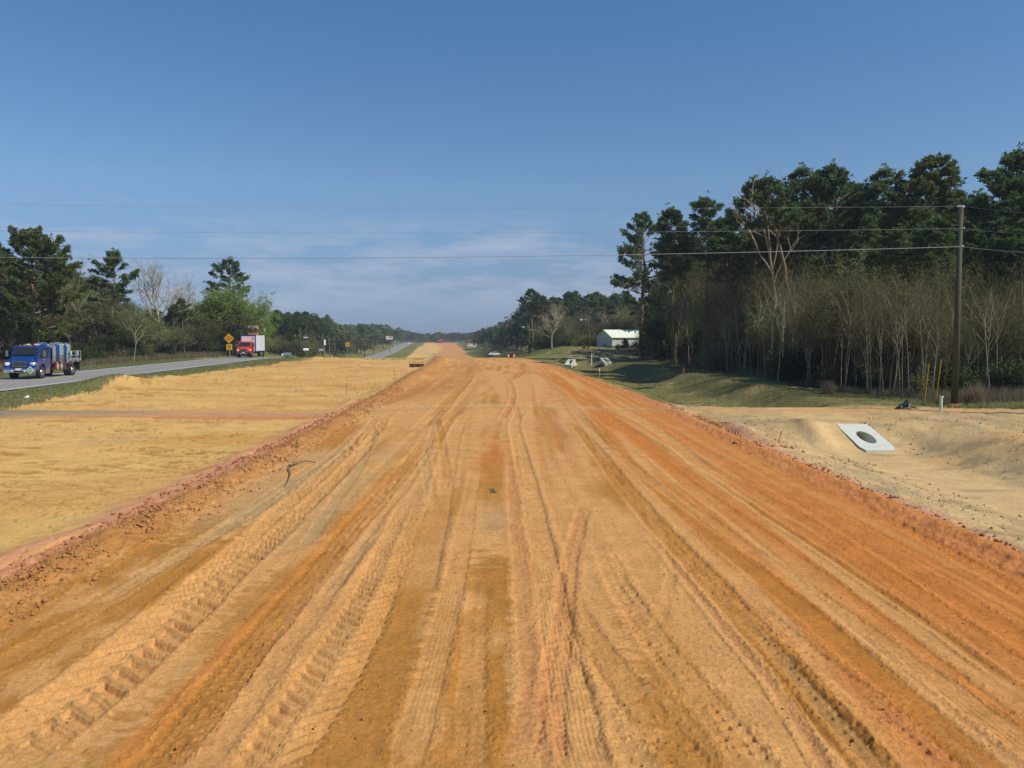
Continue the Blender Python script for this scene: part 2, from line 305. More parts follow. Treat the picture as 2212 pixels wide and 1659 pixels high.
M = dict(
 clay=soil('clay_soil', .7, .2), sandf=soil('yellow_sand', .6, .18), sandr=soil('pale_sand', .8, .28), grassm=soil('turf', 1.0, .45), litterm=soil('leaf_litter', 1.0, .5), farm=soil('far_ground', .6, .3),
 asphalt=simple('asphalt', lin(134, 130, 123), .9, var=.1, scale=3, bump=.3), paintw=simple('white_road_paint', (.74, .74, .72), .7, var=.1, scale=2), painty=simple('yellow_road_paint', lin(206, 176, 110), .7, var=.12, scale=2),
 pine=leafmat('pine_needles', (.060, .100, .030), (.15, .21, .065), .4), pine2=leafmat('pine_needles_yellowish', (.07, .10, .022), (.17, .20, .05), .4),
 spring=leafmat('spring_leaves', (.13, .19, .03), (.30, .38, .07), .4), spring2=leafmat('olive_leaves', (.12, .125, .04), (.24, .23, .08), .4),
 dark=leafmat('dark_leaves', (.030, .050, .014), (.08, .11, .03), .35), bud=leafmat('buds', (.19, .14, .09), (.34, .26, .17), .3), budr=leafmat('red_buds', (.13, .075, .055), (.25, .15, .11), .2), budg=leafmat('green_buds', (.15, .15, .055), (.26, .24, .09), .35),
 bark=simple('pine_bark', lin(128, 104, 80), .95, var=.45, scale=5, bump=.6), barkg=simple('grey_bark', lin(160, 150, 118), .9, var=.3, scale=4, bump=.4), barkd=simple('dark_bark', lin(92, 78, 64), .95, var=.4, scale=4, bump=.4),
 barkp=simple('pale_bare_wood', lin(204, 192, 162), .8, var=.3, scale=1.0, col2=lin(176, 134, 92)),
 polew=simple('treated_pole_wood', lin(70, 70, 46), .85, var=.25, scale=3), wood=simple('stake_wood', lin(170, 130, 88), .85, var=.3, scale=8), metal=simple('galvanised_metal', (.55, .56, .57), .4, .8), wire=simple('aluminium_wire', (.34, .35, .37), .6, .3, var=.05),
 conc=simple('pale_concrete', lin(212, 214, 200), .85, var=.12, scale=1.6, bump=.3, col2=lin(184, 182, 164)), dry=leafmat('dry_grass', (.22, .16, .09), (.40, .30, .18), .3), gblade=leafmat('grass_blades', (.17, .19, .07), (.34, .34, .14), .5),
 weed=leafmat('brown_weeds', (.15, .12, .07), (.28, .22, .13), .35), twig=simple('dark_twigs', lin(100, 92, 58), .95, var=.25, scale=4),
 blue=simple('blue_paint', (.006, .04, .20), .25, .1, var=.06, coat=1), redp=simple('red_paint', (.62, .035, .015), .3, 0, var=.06, coat=1), glass=simple('dark_glass', (.02, .028, .03), .05, 0, var=.1), chrome=simple('chrome', (.62, .63, .65), .18, 1, var=.05),
 tyre=simple('tyre_rubber', (.022, .021, .02), .85, var=.2), black=simple('black_plastic_and_shade', (.02, .02, .022), .45), brown=simple('brown_steel', lin(92, 52, 44), .6, .1, var=.2), grey=simple('grey_steel', lin(150, 160, 158), .45, .3), white=simple('white_paint', (.80, .80, .80), .35, var=.04, coat=.5),
 purple=simple('blue_trim', lin(62, 60, 128), .4), pinkw=simple('warm_white', lin(226, 206, 200), .5), yellow=simple('sign_yellow', lin(240, 176, 28), .45, var=.06), blk=simple('sign_black', (.02, .02, .02), .5), silver=simple('cylinder_silver', lin(176, 196, 190), .3, .6, var=.08),
 cblue=simple('cylinder_blue', (.01, .07, .25), .3, .2), amber=simple('amber_lens', lin(250, 150, 60), .2), lampw=simple('lamp_lens', (.85, .85, .82), .1), shedw=simple('weathered_metal_wall', lin(196, 198, 190), .6, .1, var=.12, scale=1.2), roof=simple('lichened_metal_roof', lin(232, 236, 208), .5, .1, var=.15, scale=.5),
 dgreen=simple('green_print', lin(60, 150, 110), .5), orange=simple('orange_plastic', lin(240, 84, 30), .5), rust=simple('rusty_red', lin(180, 74, 52), .6), clod=simple('clay_clods', C['brn']*.95, .95, var=.25, scale=3, bump=.5), sandclod=simple('sandy_clods', C['sand2']*1.05, .95, var=.25, scale=3, bump=.5), clodr=simple('red_clay_clods', C['red']*.72, .95, var=.25, scale=3, bump=.5),
 silt=simple('silt_fabric', lin(78, 44, 36), .8), plastic=simple('black_sheet', (.02, .02, .02), .4, var=.3), stick=simple('dead_stick', lin(122, 98, 74), .9, var=.3), boardb=simple('board_brown', lin(178, 96, 52), .6, var=.25, scale=2), pvc=simple('pale_green_pvc', lin(206, 224, 196), .4),
 gmail=simple('grey_mailbox_metal', lin(112, 122, 134), .5, .3), transf=simple('transformer_grey', (.75, .77, .78), .4),
)

# ------------------------------------------------------------------ mesh helpers
def mesh_np(name, V, F, mats, smooth=False, fm=None, uvcol=None):
    V = np.asarray(V, np.float32); F = np.asarray(F, np.int32)
    me = bpy.data.meshes.new(name); k = F.shape[1]
    me.vertices.add(len(V)); me.vertices.foreach_set('co', V.ravel())
    me.loops.add(F.size); me.loops.foreach_set('vertex_index', F.ravel())
    me.polygons.add(len(F)); me.polygons.foreach_set('loop_start', np.arange(0, F.size, k, dtype=np.int32))
    try: me.polygons.foreach_set('loop_total', np.full(len(F), k, np.int32))
    except Exception: pass
    for m in mats: me.materials.append(m)
    if fm is not None: me.polygons.foreach_set('material_index', np.asarray(fm, np.int32))
    if smooth: me.polygons.foreach_set('use_smooth', np.ones(len(F), bool))
    if uvcol is not None:
        a = me.color_attributes.new('soil', 'FLOAT_COLOR', 'POINT')
        a.data.foreach_set('color', np.c_[uvcol, np.ones(len(V))].astype(np.float32).ravel())
    me.update(calc_edges=True)
    return me
def put(name, data, parent=None, loc=(0, 0, 0), rz=0):
    o = bpy.data.objects.new(name, data); COL.objects.link(o); o.location = loc; o.rotation_euler = (0, 0, rz)
    if parent: o.parent = parent
    return o
def tag(o, label=None, cat=None, group=None, kind=None):
    if label: o['label'] = label
    if cat: o['category'] = cat
    if group: o['group'] = group
    if kind: o['kind'] = kind
    return o
class MB:
    def __init__(s): s.v = []; s.f = []; s.m = []; s.mi = 0
    def add(s, vs, fs):
        n = len(s.v); s.v += [tuple(v) for v in vs]; s.f += [tuple(i+n for i in f) for f in fs]; s.m += [s.mi]*len(fs); return s
    def box(s, c, d, rz=0, ry=0, rx=0):
        Mx = Matrix.Translation(c) @ Matrix.Rotation(rz, 4, 'Z') @ Matrix.Rotation(ry, 4, 'Y') @ Matrix.Rotation(rx, 4, 'X')
        vs = [Mx @ Vector((sx*d[0]/2, sy*d[1]/2, sz*d[2]/2)) for sx in (-1, 1) for sy in (-1, 1) for sz in (-1, 1)]
        return s.add(vs, [(0, 1, 3, 2), (4, 6, 7, 5), (0, 4, 5, 1), (2, 3, 7, 6), (0, 2, 6, 4), (1, 5, 7, 3)])
    def prism(s, prof, y0, y1):
        n = len(prof); vs = [(x, y0, z) for x, z in prof]+[(x, y1, z) for x, z in prof]
        return s.add(vs, [tuple(range(n)), tuple(range(2*n-1, n-1, -1))]+[(i, n+i, n+(i+1) % n, (i+1) % n) for i in range(n)])
    def tube(s, p0, p1, r0, r1=None, n=10, caps=True):
        p0, p1 = Vector(p0), Vector(p1); r1 = r0 if r1 is None else r1
        q = (p1-p0).to_track_quat('Z', 'Y'); vs = []
        for p, r in ((p0, r0), (p1, r1)):
            for i in range(n):
                a = 2*math.pi*i/n; vs.append(p+q @ Vector((r*math.cos(a), r*math.sin(a), 0)))
        fs = [(i, (i+1) % n, n+(i+1) % n, n+i) for i in range(n)]
        if caps: fs += [tuple(range(n-1, -1, -1)), tuple(range(n, 2*n))]
        return s.add(vs, fs)
    def slab(s, q, t, nrm):
        nrm = Vector(nrm).normalized(); a = [Vector(p) for p in q]; b = [p+nrm*t for p in a]; n = len(a)
        return s.add(a+b, [tuple(range(n-1, -1, -1)), tuple(range(n, 2*n))]+[(i, (i+1) % n, n+(i+1) % n, n+i) for i in range(n)])
    def build(s, name, mats, parent=None, bevel=0, smooth=False, loc=(0, 0, 0), rz=0):
        me = bpy.data.meshes.new(name); me.from_pydata(s.v, [], s.f)
        for m in (mats if isinstance(mats, (list, tuple)) else [mats]): me.materials.append(m)
        me.polygons.foreach_set('material_index', s.m)
        me.update()
        import bmesh
        bm = bmesh.new(); bm.from_mesh(me); bmesh.ops.recalc_face_normals(bm, faces=bm.faces[:])
        if bevel: bmesh.ops.bevel(bm, geom=bm.edges[:]+bm.verts[:], offset=bevel, segments=2, profile=.6, affect='EDGES', clamp_overlap=True)
        bm.to_mesh(me); bm.free()
        if smooth:
            for p in me.polygons: p.use_smooth = True
        return put(name, me, parent, loc, rz)
def empty(name, loc, rz=0, label=None, cat=None, group=None):
    o = put(name, None, None, loc, rz); o.empty_display_size = .3; return tag(o, label, cat, group)
def text_mesh(s, size, name, mat, parent, loc, rot, sx=1):
    cu = bpy.data.curves.new(name, 'FONT'); cu.body = s; cu.size = size; cu.align_x = 'CENTER'; cu.align_y = 'CENTER'; cu.extrude = .003; cu.offset = .012*size
    t = bpy.data.objects.new('t', cu); COL.objects.link(t); bpy.context.view_layer.update()
    me = bpy.data.meshes.new_from_object(t); bpy.data.objects.remove(t); bpy.data.curves.remove(cu)
    me.name = name; me.materials.clear(); me.materials.append(mat)
    o = put(name, me, parent, loc); o.rotation_euler = rot; o.scale = (sx, 1, 1); return o

# ------------------------------------------------------------------ the ground sheet
def build_ground():
    q = np.concatenate([np.arange(700, 431, -3), np.arange(431, 18, -1.0)])
    rows = np.concatenate([np.linspace(-18, 3.4, 9), CAMH*787/q, np.geomspace(151, 1650, 80)])
    cols = np.concatenate([-np.geomspace(3.2, .74, 26), np.arange(-.72, .7201, .00138), np.geomspace(.74, 3.2, 26)])
    nr, ncl = len(rows), len(cols)
    Yw = np.sqrt(rows**2+9)
    Y = np.repeat(rows, ncl); X = np.clip((cols[None, :]*Yw[:, None]).ravel(), -1600, 1600)
    Z = H(X, Y).copy(); n = len(X)
    RGB = np.zeros((n, 3))
    lE, rE, xs, hx = le(Y), re_(Y), XS(Y), xh(Y)
    near = Y < 160
    wob = (fbm(X*.9, Y*.7, 3, 1)-.5)*1.0
    wob2 = (fbm(X*3.1, Y*2.1, 3, 2)-.5)*.5
    # ---- region ids: 0 grass, 1 clay road, 2 left sand, 3 right sand, 4 side track, 5 forest floor, 6 far ground
    reg = np.zeros(n, int)
    reg[(Y >= 160)] = 6
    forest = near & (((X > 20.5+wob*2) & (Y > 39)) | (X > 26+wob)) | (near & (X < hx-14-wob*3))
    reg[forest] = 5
    ysand = 122+wob*6
    reg[near & (X < lE+wob*.5+wob2*.5) & (X > xs+wob*1.6+wob2) & (Y < ysand)] = 2
    edge = 36.5+np.interp(X, [8, 14, 20, 26], [3.0, 2.2, .4, -1.5])+wob*1.2
    reg[near & (X > rE) & (X < 27) & (Y < edge)] = 3
    reg[near & (X > 27) & (Y < 34)] = 0
    trk = (np.abs(Y-35.2-wob*.4-np.clip(-X-8, 0, 60)*.02) < 1.9+wob*.4) & (X < lE+.5) & (X > hx+.2)
    reg[trk & near] = 4
    reg[near & (X > lE+wob*.5+wob2*.5) & (X < rE+wob2*.5) & (Y < 128)] = 1
    reg[near & (np.abs(Y-133-wob*4) < 9) & (X > -30) & (X < 3+wob*6)] = 4
    # ---- colours
    def mix(a, b, f): f = np.clip(f, 0, 1)[:, None]; return a*(1-f)+b*f
    nA = fbm(X*1.1, Y*.13, 4, 20); nB = fbm(X*.35, Y*.3, 4, 21); nC = fbm(X*3.2, Y*.09, 3, 22); nD = fbm(X*4, Y*9, 3, 23); nE = fbm(X*.9, Y*.9, 4, 24)
    A = lambda k: np.repeat(C[k][None, :], n, 0)
    cl = mix(A('dust'), A('och'), ss((nA-.5)*5)*.75)
    rt = ss((X-2.4)/1.2)
    cl = mix(cl, mix(A('dust'), A('org'), ss((nC-.40)*5)), rt*.85)
    cl = mix(cl, A('org'), ss((X-4.8)/1.0)*.55*ss((nB-.2)*3))
    # scraped damp patches, with ragged edges across the road
    def patch(x0, x1, y0, y1, key, a, fing=.5, ye=.6):
        nonlocal cl
        fx = (nD-.5)*fing*1.6+(nB-.5)*fing
        f = ss((fbm(X*1.7+9, Y*.8, 4, int(abs(x0*10)))-.28)*5)*ss((X+fx-x0)/(.12 if y0 < 0 else .4))*ss((x1-X-fx*.3)/(.10 if y0 < 0 else .4))*ss((Y+fx*3-y0)/(ye*2))*ss((y1-Y+fx*5)/(ye*2.5))
        cl = mix(cl, A(key), f*a)
    patch(-1.05, .04, -9, 12.8, 'och', .8)
    patch(-.9, .05, 12.9, 16.5, 'grey', .8, .7)
    patch(-1.1, .1, 18.5, 27, 'org', .6, .8)
    patch(1.25, 2.0, -9, 12.6, 'och', .6, .6, 2.5)
    patch(.35, 1.2, -9, 30, 'dust', .7, .3)
    patch(-3.6, -2.7, -9, 16, 'och', .6, .6)
    patch(-6.2, -4.5, -9, 15, 'och', .8, .8)
    patch(-4.3, -3.2, 11, 25, 'grey', .55, 1)
    patch(-6.4, -4.2, 13, 24, 'grey', .5, 1)
    patch(-8, -4.8, 24, 34, 'red', .6, 1.5, 2)
    patch(-3.0, -1.5, 14, 24, 'dust', .6, 1)
    patch(-5, 3.5, 26, 32.5, 'pink', .35, 2, 3)
    patch(-12, -3, 38, 112, 'brn', .65, 2, 5)
    patch(2.2, 7.8, 36, 60, 'org', .5, 3, 5)
    edgeR = np.exp(-((X-rE+.45)/.38)**2)*(Y < 125); cl = mix(cl, A('red'), edgeR*.6)
    edgeL = np.exp(-((X-lE-.2)/.33)**2)*(Y < 40); cl = mix(cl, A('pink'), edgeL*.9)
    berm = np.exp(-((X-lE-.95)/.5)**2)*(Y < 125); cl = mix(cl, A('brn'), berm*.85*ss(nE*2))
    Z += np.where(reg == 1, .16*np.exp(-((X-lE-.85)/.42)**2)*(Y < 60)*(nE-.5) + .08*np.exp(-((X-rE+.2)/.3)**2)*(.3+1.3*nE)*(Y < 70), 0)
    cb = (np.abs(X-lE-.85) < .75) & (Y < 125) | (np.abs(X-rE+.25) < .5)
    clodn = (fbm(X*7, Y*7, 4, 31)-.45)
    Z += np.where(cb & (reg == 1), np.clip(clodn, -.1, 1)*np.where(X > 0, .10, .16), 0)
    s = reg == 1
    RGB[s] = cl[s]
    idx = np.where(s & (Y < 125))[0]
    z1, x1, y1, c1 = Z[idx], X[idx], Y[idx], RGB[idx]
    # grader windrow lines and faint lengthwise wheel marks
    for i in range(34):
        c = -6+13.2*rg.random(); wv = .06+.3*rg.random()**2; amp = rg.normal()*.55
        ctr = c+amp*np.sin(y1*.05+i)+np.clip(xc(y1), -6, 0)
        g = np.exp(-(((x1-ctr)/wv)**4))
        on = ss((vn(y1*.06, y1*0+i*3.1, 3)-.35)*4)
        z1 -= (.006+.012*rg.random())*g*on*(1 if i % 3 else -1)
        f = (g*on*(.18+.3*rg.random()))[:, None]; key = ('dust', 'och', 'org', 'dust', 'grey', 'red')[i % 6] if c < 2.5 else ('org', 'dust', 'org', 'red')[i % 4]
        c1[:] = c1*(1-f)+C[key]*f
    z1 += (fbm(x1*2.5, y1*1.5, 4, 50)-.5)*.035
    z1 += np.clip(fbm(x1*22, y1*22, 2, 51)-.66, 0, 1)*.06*ss((vn(x1*.8, y1*.4, 52)-.35)*4)
    track_field(x1, y1, z1, c1)
    Z[idx], RGB[idx] = z1, c1
    # left sand field
    s = reg == 2
    ys = mix(A('yel')*.93, A('yel2'), ss((fbm(X*.16, Y*.35, 5, 60)-.46)*4)*.7)
    arc = np.sqrt((X+24)**2+((Y-9)*1.5)**2); arc2 = np.sqrt((X+16)**2+((Y-30)*1.3)**2)
    sc1 = ss((fbm(arc*2.4, np.arctan2(Y-9, X+24)*5, 3, 61)-.62)*7)*ss((nB-.42)*6); sc2 = ss((fbm(arc2*3, np.arctan2(Y-30, X+16)*4, 3, 62)-.62)*7)*ss((nE-.45)*6)
    sc3 = ss((fbm(X*.5, Y*3.2, 4, 63)-.60)*9)
    sc4 = ss((vn(X*9+Y*2, Y*5-X, 67)-.7)*8)*ss((fbm(X*.3, Y*.45, 3, 68)-.5)*8)
    scr = np.clip(sc1*1.6+sc2*1.6+sc3*.35+sc4, 0, 1)
    ys = mix(ys, A('yel2')*.62, scr*.75)
    ys = mix(ys, A('sand'), ss((fbm(X*.3, Y*.8, 3, 64)-.6)*6)*.5); ys = mix(ys, A('dust'), ss((fbm(X*.11, Y*.16, 4, 59)-.5)*6)*.55)
    strip = np.exp(-((X-lE+.25)/.28)**2)*(Y < 36); ys = mix(ys, A('pink'), strip*.9)
    RGB[s] = ys[s]
    Z[s] += ((fbm(X*.14, Y*.14, 3, 69)-.5)*.35*ss((-X-8.5)/3)+(fbm(X*.5, Y*.5, 4, 65)-.5)*.16-scr*.025*(.5+nD)+(fbm(X*2, Y*3, 3, 66)-.5)*.018+np.exp(-((X-lE+.3)/.35)**2)*.10*(nE-.35)*2*(Y < 60))[s]
    # right sand
    s = reg == 3
    dch = np.abs(X-13.1-.5*np.sin(Y*.2))
    yr = mix(A('sand'), A('sand2'), ss((nE-.42)*4)*.6); yr = mix(yr, A('sand3'), 1-ss((dch-.9)/.7)); yr = mix(yr, A('gry'), ss((fbm(X*1.5, Y*.45, 4, 70)-.5)*6)*.45*ss((dch-1.4)/.5))
    yr = mix(yr, A('yel2'), ss((nB-.5)*5)*.35*ss((Y-22)/6)); yr = mix(yr, A('pink'), np.exp(-((X-rE-.1)/.3)**2)*.8); yr = mix(yr, A('gry')*.8, ss((vn(X*.5+Y*.45, Y*2.4-X*.3, 76)-.72)*8)*.5)
    yr = mix(yr, A('dust'), np.exp(-((Y-36.2)/.8)**2)*.8)
    RGB[s] = yr[s]
    ro = ss((dch-1.2)/.6)
    Z[s] += ((fbm(X*4, Y*3, 4, 71)-.5)*.10*ro*(1-.75*ss((Y-14)/8))+(fbm(X*1.0, Y*1.0, 3, 72)-.5)*.16*ro-np.clip(vn(X*1.2, Y*.5, 73)-.74, 0, 1)*.5*ro*(Y > 22)*(X < 12))[s]
    Z[s] += (.22*np.exp(-((X-8.2)/.5)**2-((Y-27.5)/2.5)**2)*(.5+nE)*1.6+ .25*np.exp(-((X-11.6)/.5)**2-((Y-30)/1.6)**2)*(.4+nE))[s]
    Z[s] -= (.95*ss((.5-np.abs(X-13.42))/.12)*ss((Y-28.9)/.3)*ss((31.2-Y)/.4))[s]
    # erosion cut near the right edge
    Z[s] -= (.35*np.exp(-((X-17.3-(Y-25)*.35)/.22)**2-((Y-25.6)/1.8)**2))[s]
    # side tracks
    s = reg == 4
    st = mix(A('dust'), A('gry'), ss((fbm(X*.12, Y*1.6, 4, 80)-.42)*5)*.75); st = mix(st, A('pink'), np.exp(-((Y-34.3)/.5)**2)*.75*ss((X+22)/8)); st = mix(st, A('gry')*.85, ss((-X-19)/5)*.9*(Y < 100))
    st = mix(st, A('red'), ss((34.3+wob*.3-Y)/.4)*ss((X+20+wob*3)/2)*(Y < 60)*.8); st = mix(st, A('dust'), np.exp(-((Y-133)/12)**2)*.35)
    RGB[s] = st[s]; Z[s] += ((fbm(X*.8, Y*3, 3, 81)-.5)*.06)[s]
    # grass
    s = reg == 0
    gr = mix(A('grass'), A('grass2'), ss((nE-.38)*4)); gr = mix(gr, A('grass3'), ss((nB-.45)*5)*.7)
    gr = mix(gr, A('grass2')*.92, ss((X-8)/2)*.6); gr = mix(gr, A('sand2'), (ss((fbm(X*.6, Y*.6, 4, 90)-.62)*7)*.7))
    bare = np.exp(-((X-xs)/1.2)**2)*(Y < 122); gr = mix(gr, A('sand2'), bare*.6*ss(nE*2))
    gr = mix(gr, A('sand'), np.exp(-((Y-edge)/1.2)**2)*(X > 7)*.5)
    gr = mix(gr, A('gry'), np.exp(-((Y-131-wob*3)/2.2)**2)*(X > 0)*(X < 40)*.8+np.exp(-((Y-146-wob*3)/1.5)**2)*(X > 0)*(X < 34)*.7)
    RGB[s] = gr[s]; Z[s] += ((fbm(X*3, Y*2, 4, 91)-.5)*.09)[s]
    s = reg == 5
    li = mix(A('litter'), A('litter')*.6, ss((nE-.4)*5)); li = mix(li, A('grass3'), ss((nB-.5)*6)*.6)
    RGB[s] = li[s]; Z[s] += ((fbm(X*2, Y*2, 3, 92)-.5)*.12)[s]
    # far ground
    s = reg == 6
    off = X-xc(Y)
    fg = mix(A('grass'), A('grass2'), ss((fbm(X*.05, Y*.02, 4, 95)-.45)*5))
    fg = mix(fg, A('litter'), ss((np.abs(off+20)-70)/10))
    nF = fbm(X*.12, Y*.02, 4, 96)
    wl = np.where(Y < 560, 22, 20); rdm = ss((off+wl)/2.5)*ss((9-off+ (nF-.5)*4)/2)
    rc = mix(A('yel'), A('dust')*.7+A('org')*.3, ss((off+9+(nF-.5)*14)/4)); rc = mix(rc, A('red'), ss((Y-655)/30)*.8); rc = mix(rc, A('sand'), ss((nF-.52)*8)*.6); rc = mix(rc, A('gry'), ss((nF-.5)*6)*.5*(1-ss((Y-420)/40)))
    fg = mix(fg, rc, rdm)
    drv = np.exp(-((Y-440-off*1.0)/4)**2)*(off > 6)+np.exp(-((Y-500-off*1.5)/5)**2)*(off > 6)*(off < 60); fg = mix(fg, A('sand'), drv*.9)
    fg = mix(fg, A('grass3')*1.0, ss((off-9)/2)*ss((60-off)/10)*.8*(1-np.clip(drv, 0, 1)))
    RGB[s] = fg[s]
    Z += np.where(reg == 1, .0, 0)
    # ---- faces by region
    a = (np.arange(nr-1)[:, None]*ncl+np.arange(ncl-1)[None, :]).ravel()
    F = np.c_[a, a+1, a+ncl+1, a+ncl]
    fr = reg[a]
    V = np.c_[X, Y, Z]
    for rid, nm, mt in ((0, 'grass', 'grassm'), (1, 'dirt_road', 'clay'), (2, 'sand_field', 'sandf'), (3, 'sandy_ground', 'sandr'), (4, 'side_track', 'clay'), (5, 'forest_floor', 'litterm'), (6, 'ground', 'farm')):
        f = F[fr == rid]
        u, inv = np.unique(f, return_inverse=True)
        me = mesh_np(nm, V[u], inv.reshape(-1, 4), [M[mt]], True, uvcol=RGB[u])
        tag(put(nm, me), kind='structure')
build_ground()

# ------------------------------------------------------------------ air
hm, ht, hb = new_mat('haze_air'); ht.nodes.remove(hb)
pv = ht.nodes.new('ShaderNodeVolumePrincipled'); pv.inputs['Color'].default_value = (.80, .88, 1, 1); pv.inputs['Density'].default_value = .0003; pv.inputs['Anisotropy'].default_value = .2
ht.links.new(pv.outputs[0], ht.nodes['Material Output'].inputs['Volume'])
hv = [(x, y, z) for x in (-1700, 1700) for y in (-60, 1720) for z in (-18, 32)]
hme = bpy.data.meshes.new('haze'); hme.from_pydata(hv, [], [(0, 1, 3, 2), (4, 6, 7, 5), (0, 4, 5, 1), (2, 3, 7, 6), (0, 2, 6, 4), (1, 5, 7, 3)]); hme.materials.append(hm)
tag(put('haze', hme), kind='stuff')
# ------------------------------------------------------------------ paved highway with shoulders and painted lines
def strip(name, o0, o1, mat, lift, Y0=-40, Y1=760, dash=None, n=220, parent=None):
    ys = np.concatenate([np.linspace(Y0, 140, n), np.geomspace(143, Y1, n//3)])
    V = []; F = []
    for y in ys:
        base = max(hz(xh(y)-1, y), hz(xh(y)-4, y), hz(xh(y)-7.4, y))+.05
        for o in (o0, o1): V.append((xh(y)-o, y, base+lift))
    for i in range(len(ys)-1):
        if dash and (ys[i] % dash[0]) > dash[1]: continue
        F.append((2*i+1, 2*i, 2*i+2, 2*i+3))
    me = mesh_np(name, V, F, [M[mat]]); o = put(name, me, parent); tag(o, kind='structure'); return o
strip('highway', 0, 8.2, 'asphalt', 0)
strip('road_marking', .45, .62, 'paintw', .005)
strip('road_marking', 7.5, 7.67, 'paintw', .005)
strip('road_marking', 3.98, 4.08, 'painty', .005)
strip('road_marking', 4.2, 4.3, 'painty', .005)

# ------------------------------------------------------------------ trees
class TB:   # tubes of limbs gathered as arrays
    def __init__(s): s.V = []; s.F = []; s.n = 0
    def tube(s, P, rad, k):
        P = np.asarray(P, float); m = len(P)
        T = np.gradient(P, axis=0); T /= np.linalg.norm(T, axis=1)[:, None]+1e-9
        ref = np.array([.3, .9, .1]) if abs(T[0][2]) > .6 else np.array([0, 0, 1.])
        A = np.cross(T, ref); A /= np.linalg.norm(A, axis=1)[:, None]+1e-9; B = np.cross(T, A)
        an = np.arange(k)*2*np.pi/k
        ring = P[:, None, :]+np.asarray(rad)[:, None, None]*(np.cos(an)[None, :, None]*A[:, None, :]+np.sin(an)[None, :, None]*B[:, None, :])
        s.V.append(ring.reshape(-1, 3))
        i = np.arange(m-1)[:, None]*k+np.arange(k)[None, :]; j = np.arange(m-1)[:, None]*k+((np.arange(k)+1) % k)[None, :]
        s.F.append(np.stack([i, j, j+k, i+k], -1).reshape(-1, 4)+s.n); s.n += m*k
    def mesh(s, name, mats): return mesh_np(name, np.concatenate(s.V), np.concatenate(s.F), mats, True)
def blades(P, nb, ln, wd, up=.3, out=None):
    P = np.repeat(np.asarray(P, float), nb, 0); n = len(P)
    d = rg.normal(size=(n, 3)); d[:, 2] += up
    if out is not None: d += np.repeat(out, nb, 0)
    d /= np.linalg.norm(d, axis=1)[:, None]
    p = np.cross(d, rg.normal(size=(n, 3))); p /= np.linalg.norm(p, axis=1)[:, None]+1e-9
    L_ = ln*(.6+.7*rg.random(n))[:, None]; W_ = wd*(.7+.6*rg.random(n))[:, None]
    V = np.stack([P-p*W_*.35, P+d*L_*.55-p*W_*.6, P+d*L_, P+d*L_*.55+p*W_*.6], 1).reshape(-1, 3)
    return V, np.arange(4*n).reshape(-1, 4)
def unit(v): v = np.asarray(v, float); return v/(np.linalg.norm(v)+1e-9)
def make_pine(H_=20, cb=.5, Lm=3.4, n=42, tufts=1.0, seed=0, flat=.5, lean=0, nm='pine_tree', fol='pine', bark='bark', r0=.2, dead=5):
    global rg; rg = np.random.default_rng(seed)
    T = TB(); hs = np.linspace(0, H_, 15); wx = np.cumsum(rg.normal(size=15)*.09)+lean*hs; wy = np.cumsum(rg.normal(size=15)*.09)
    wx -= wx[0]; wy -= wy[0]
    T.tube(np.c_[wx, wy, hs], r0*(1-hs/H_)**.75+.025, 8)
    ax = lambda h: np.array([np.interp(h, hs, wx), np.interp(h, hs, wy), h])
    tp = []; to = []
    cl = rg.random(n)
    for i in range(n):
        t = (i+.5*rg.random())/n; h = H_*(cb+(.985-cb)*t)
        shp = (.55+.9*t*(1-t)*2)*(1-t**3)*1.0+.12
        if t < .2: shp *= .55+.8*rg.random()
        Ln = Lm*shp*(.62+.55*rg.random()); az = i*2.4+rg.normal()*.5
        el = R(-6+50*t**1.3+rg.normal()*8)
        p = ax(h); d = np.array([math.cos(az)*math.cos(el), math.sin(az)*math.cos(el), math.sin(el)])
        pts = [p]; m = 6
        for k in range(m):
            d = unit(d+np.array([0, 0, .10])+rg.normal(size=3)*.13); p = p+d*Ln/m; pts.append(p)
        T.tube(pts, np.linspace(.012+.016*Ln, .012, m+1), 4)
        pts = np.array(pts)
        for k in range(int(6+Ln*3.6)):
            f = .3+.7*rg.random()**.7; q = pts[min(int(f*m), m-1)]*(1-(f*m % 1))+pts[min(int(f*m)+1, m)]*(f*m % 1)
            sd = unit(np.cross(unit(pts[-1]-pts[0]), [0, 0, 1]))*(1 if rg.random() < .5 else -1)
            dd = unit(sd*(.4+rg.random())+unit(pts[-1]-pts[0])*.8+np.array([0, 0, .35*rg.random()])+rg.normal(size=3)*.2)
            sl_ = (.25+.28*Ln*rg.random()*(1.15-f*.6))
            e_ = q+dd*sl_; T.tube([q, (q+e_)/2+rg.normal(size=3)*.03, e_], [.018, .013, .008], 3)
            nt_ = max(1, int((2+sl_*3.0)*tufts))
            for g in range(nt_): 
                tp.append(q+dd*sl_*(.35+.75*rg.random())+rg.normal(size=3)*.10); to.append(dd*.8)
        for g in range(int(3*tufts)): tp.append(pts[-1]+rg.normal(size=3)*.12); to.append(unit(d)*.8)
    for i in range(dead):     # dead stubs under the crown
        h = H_*(.25+(cb-.25)*rg.random()); az = rg.random()*6.28; l_ = .4+1.2*rg.random()
        p = ax(h); T.tube([p, p+np.array([math.cos(az)*l_, math.sin(az)*l_, .1*l_-.1])], [.03, .01], 3)
    for g in range(int(14*tufts)): tp.append(ax(H_-.2)+rg.normal(size=3)*[.3, .3, .4]); to.append(np.array([0, 0, .5]))
    V, F = blades(tp, 9, .37, .10, .35, np.array(to))
    return T, (V, F), bark, fol, H_, nm
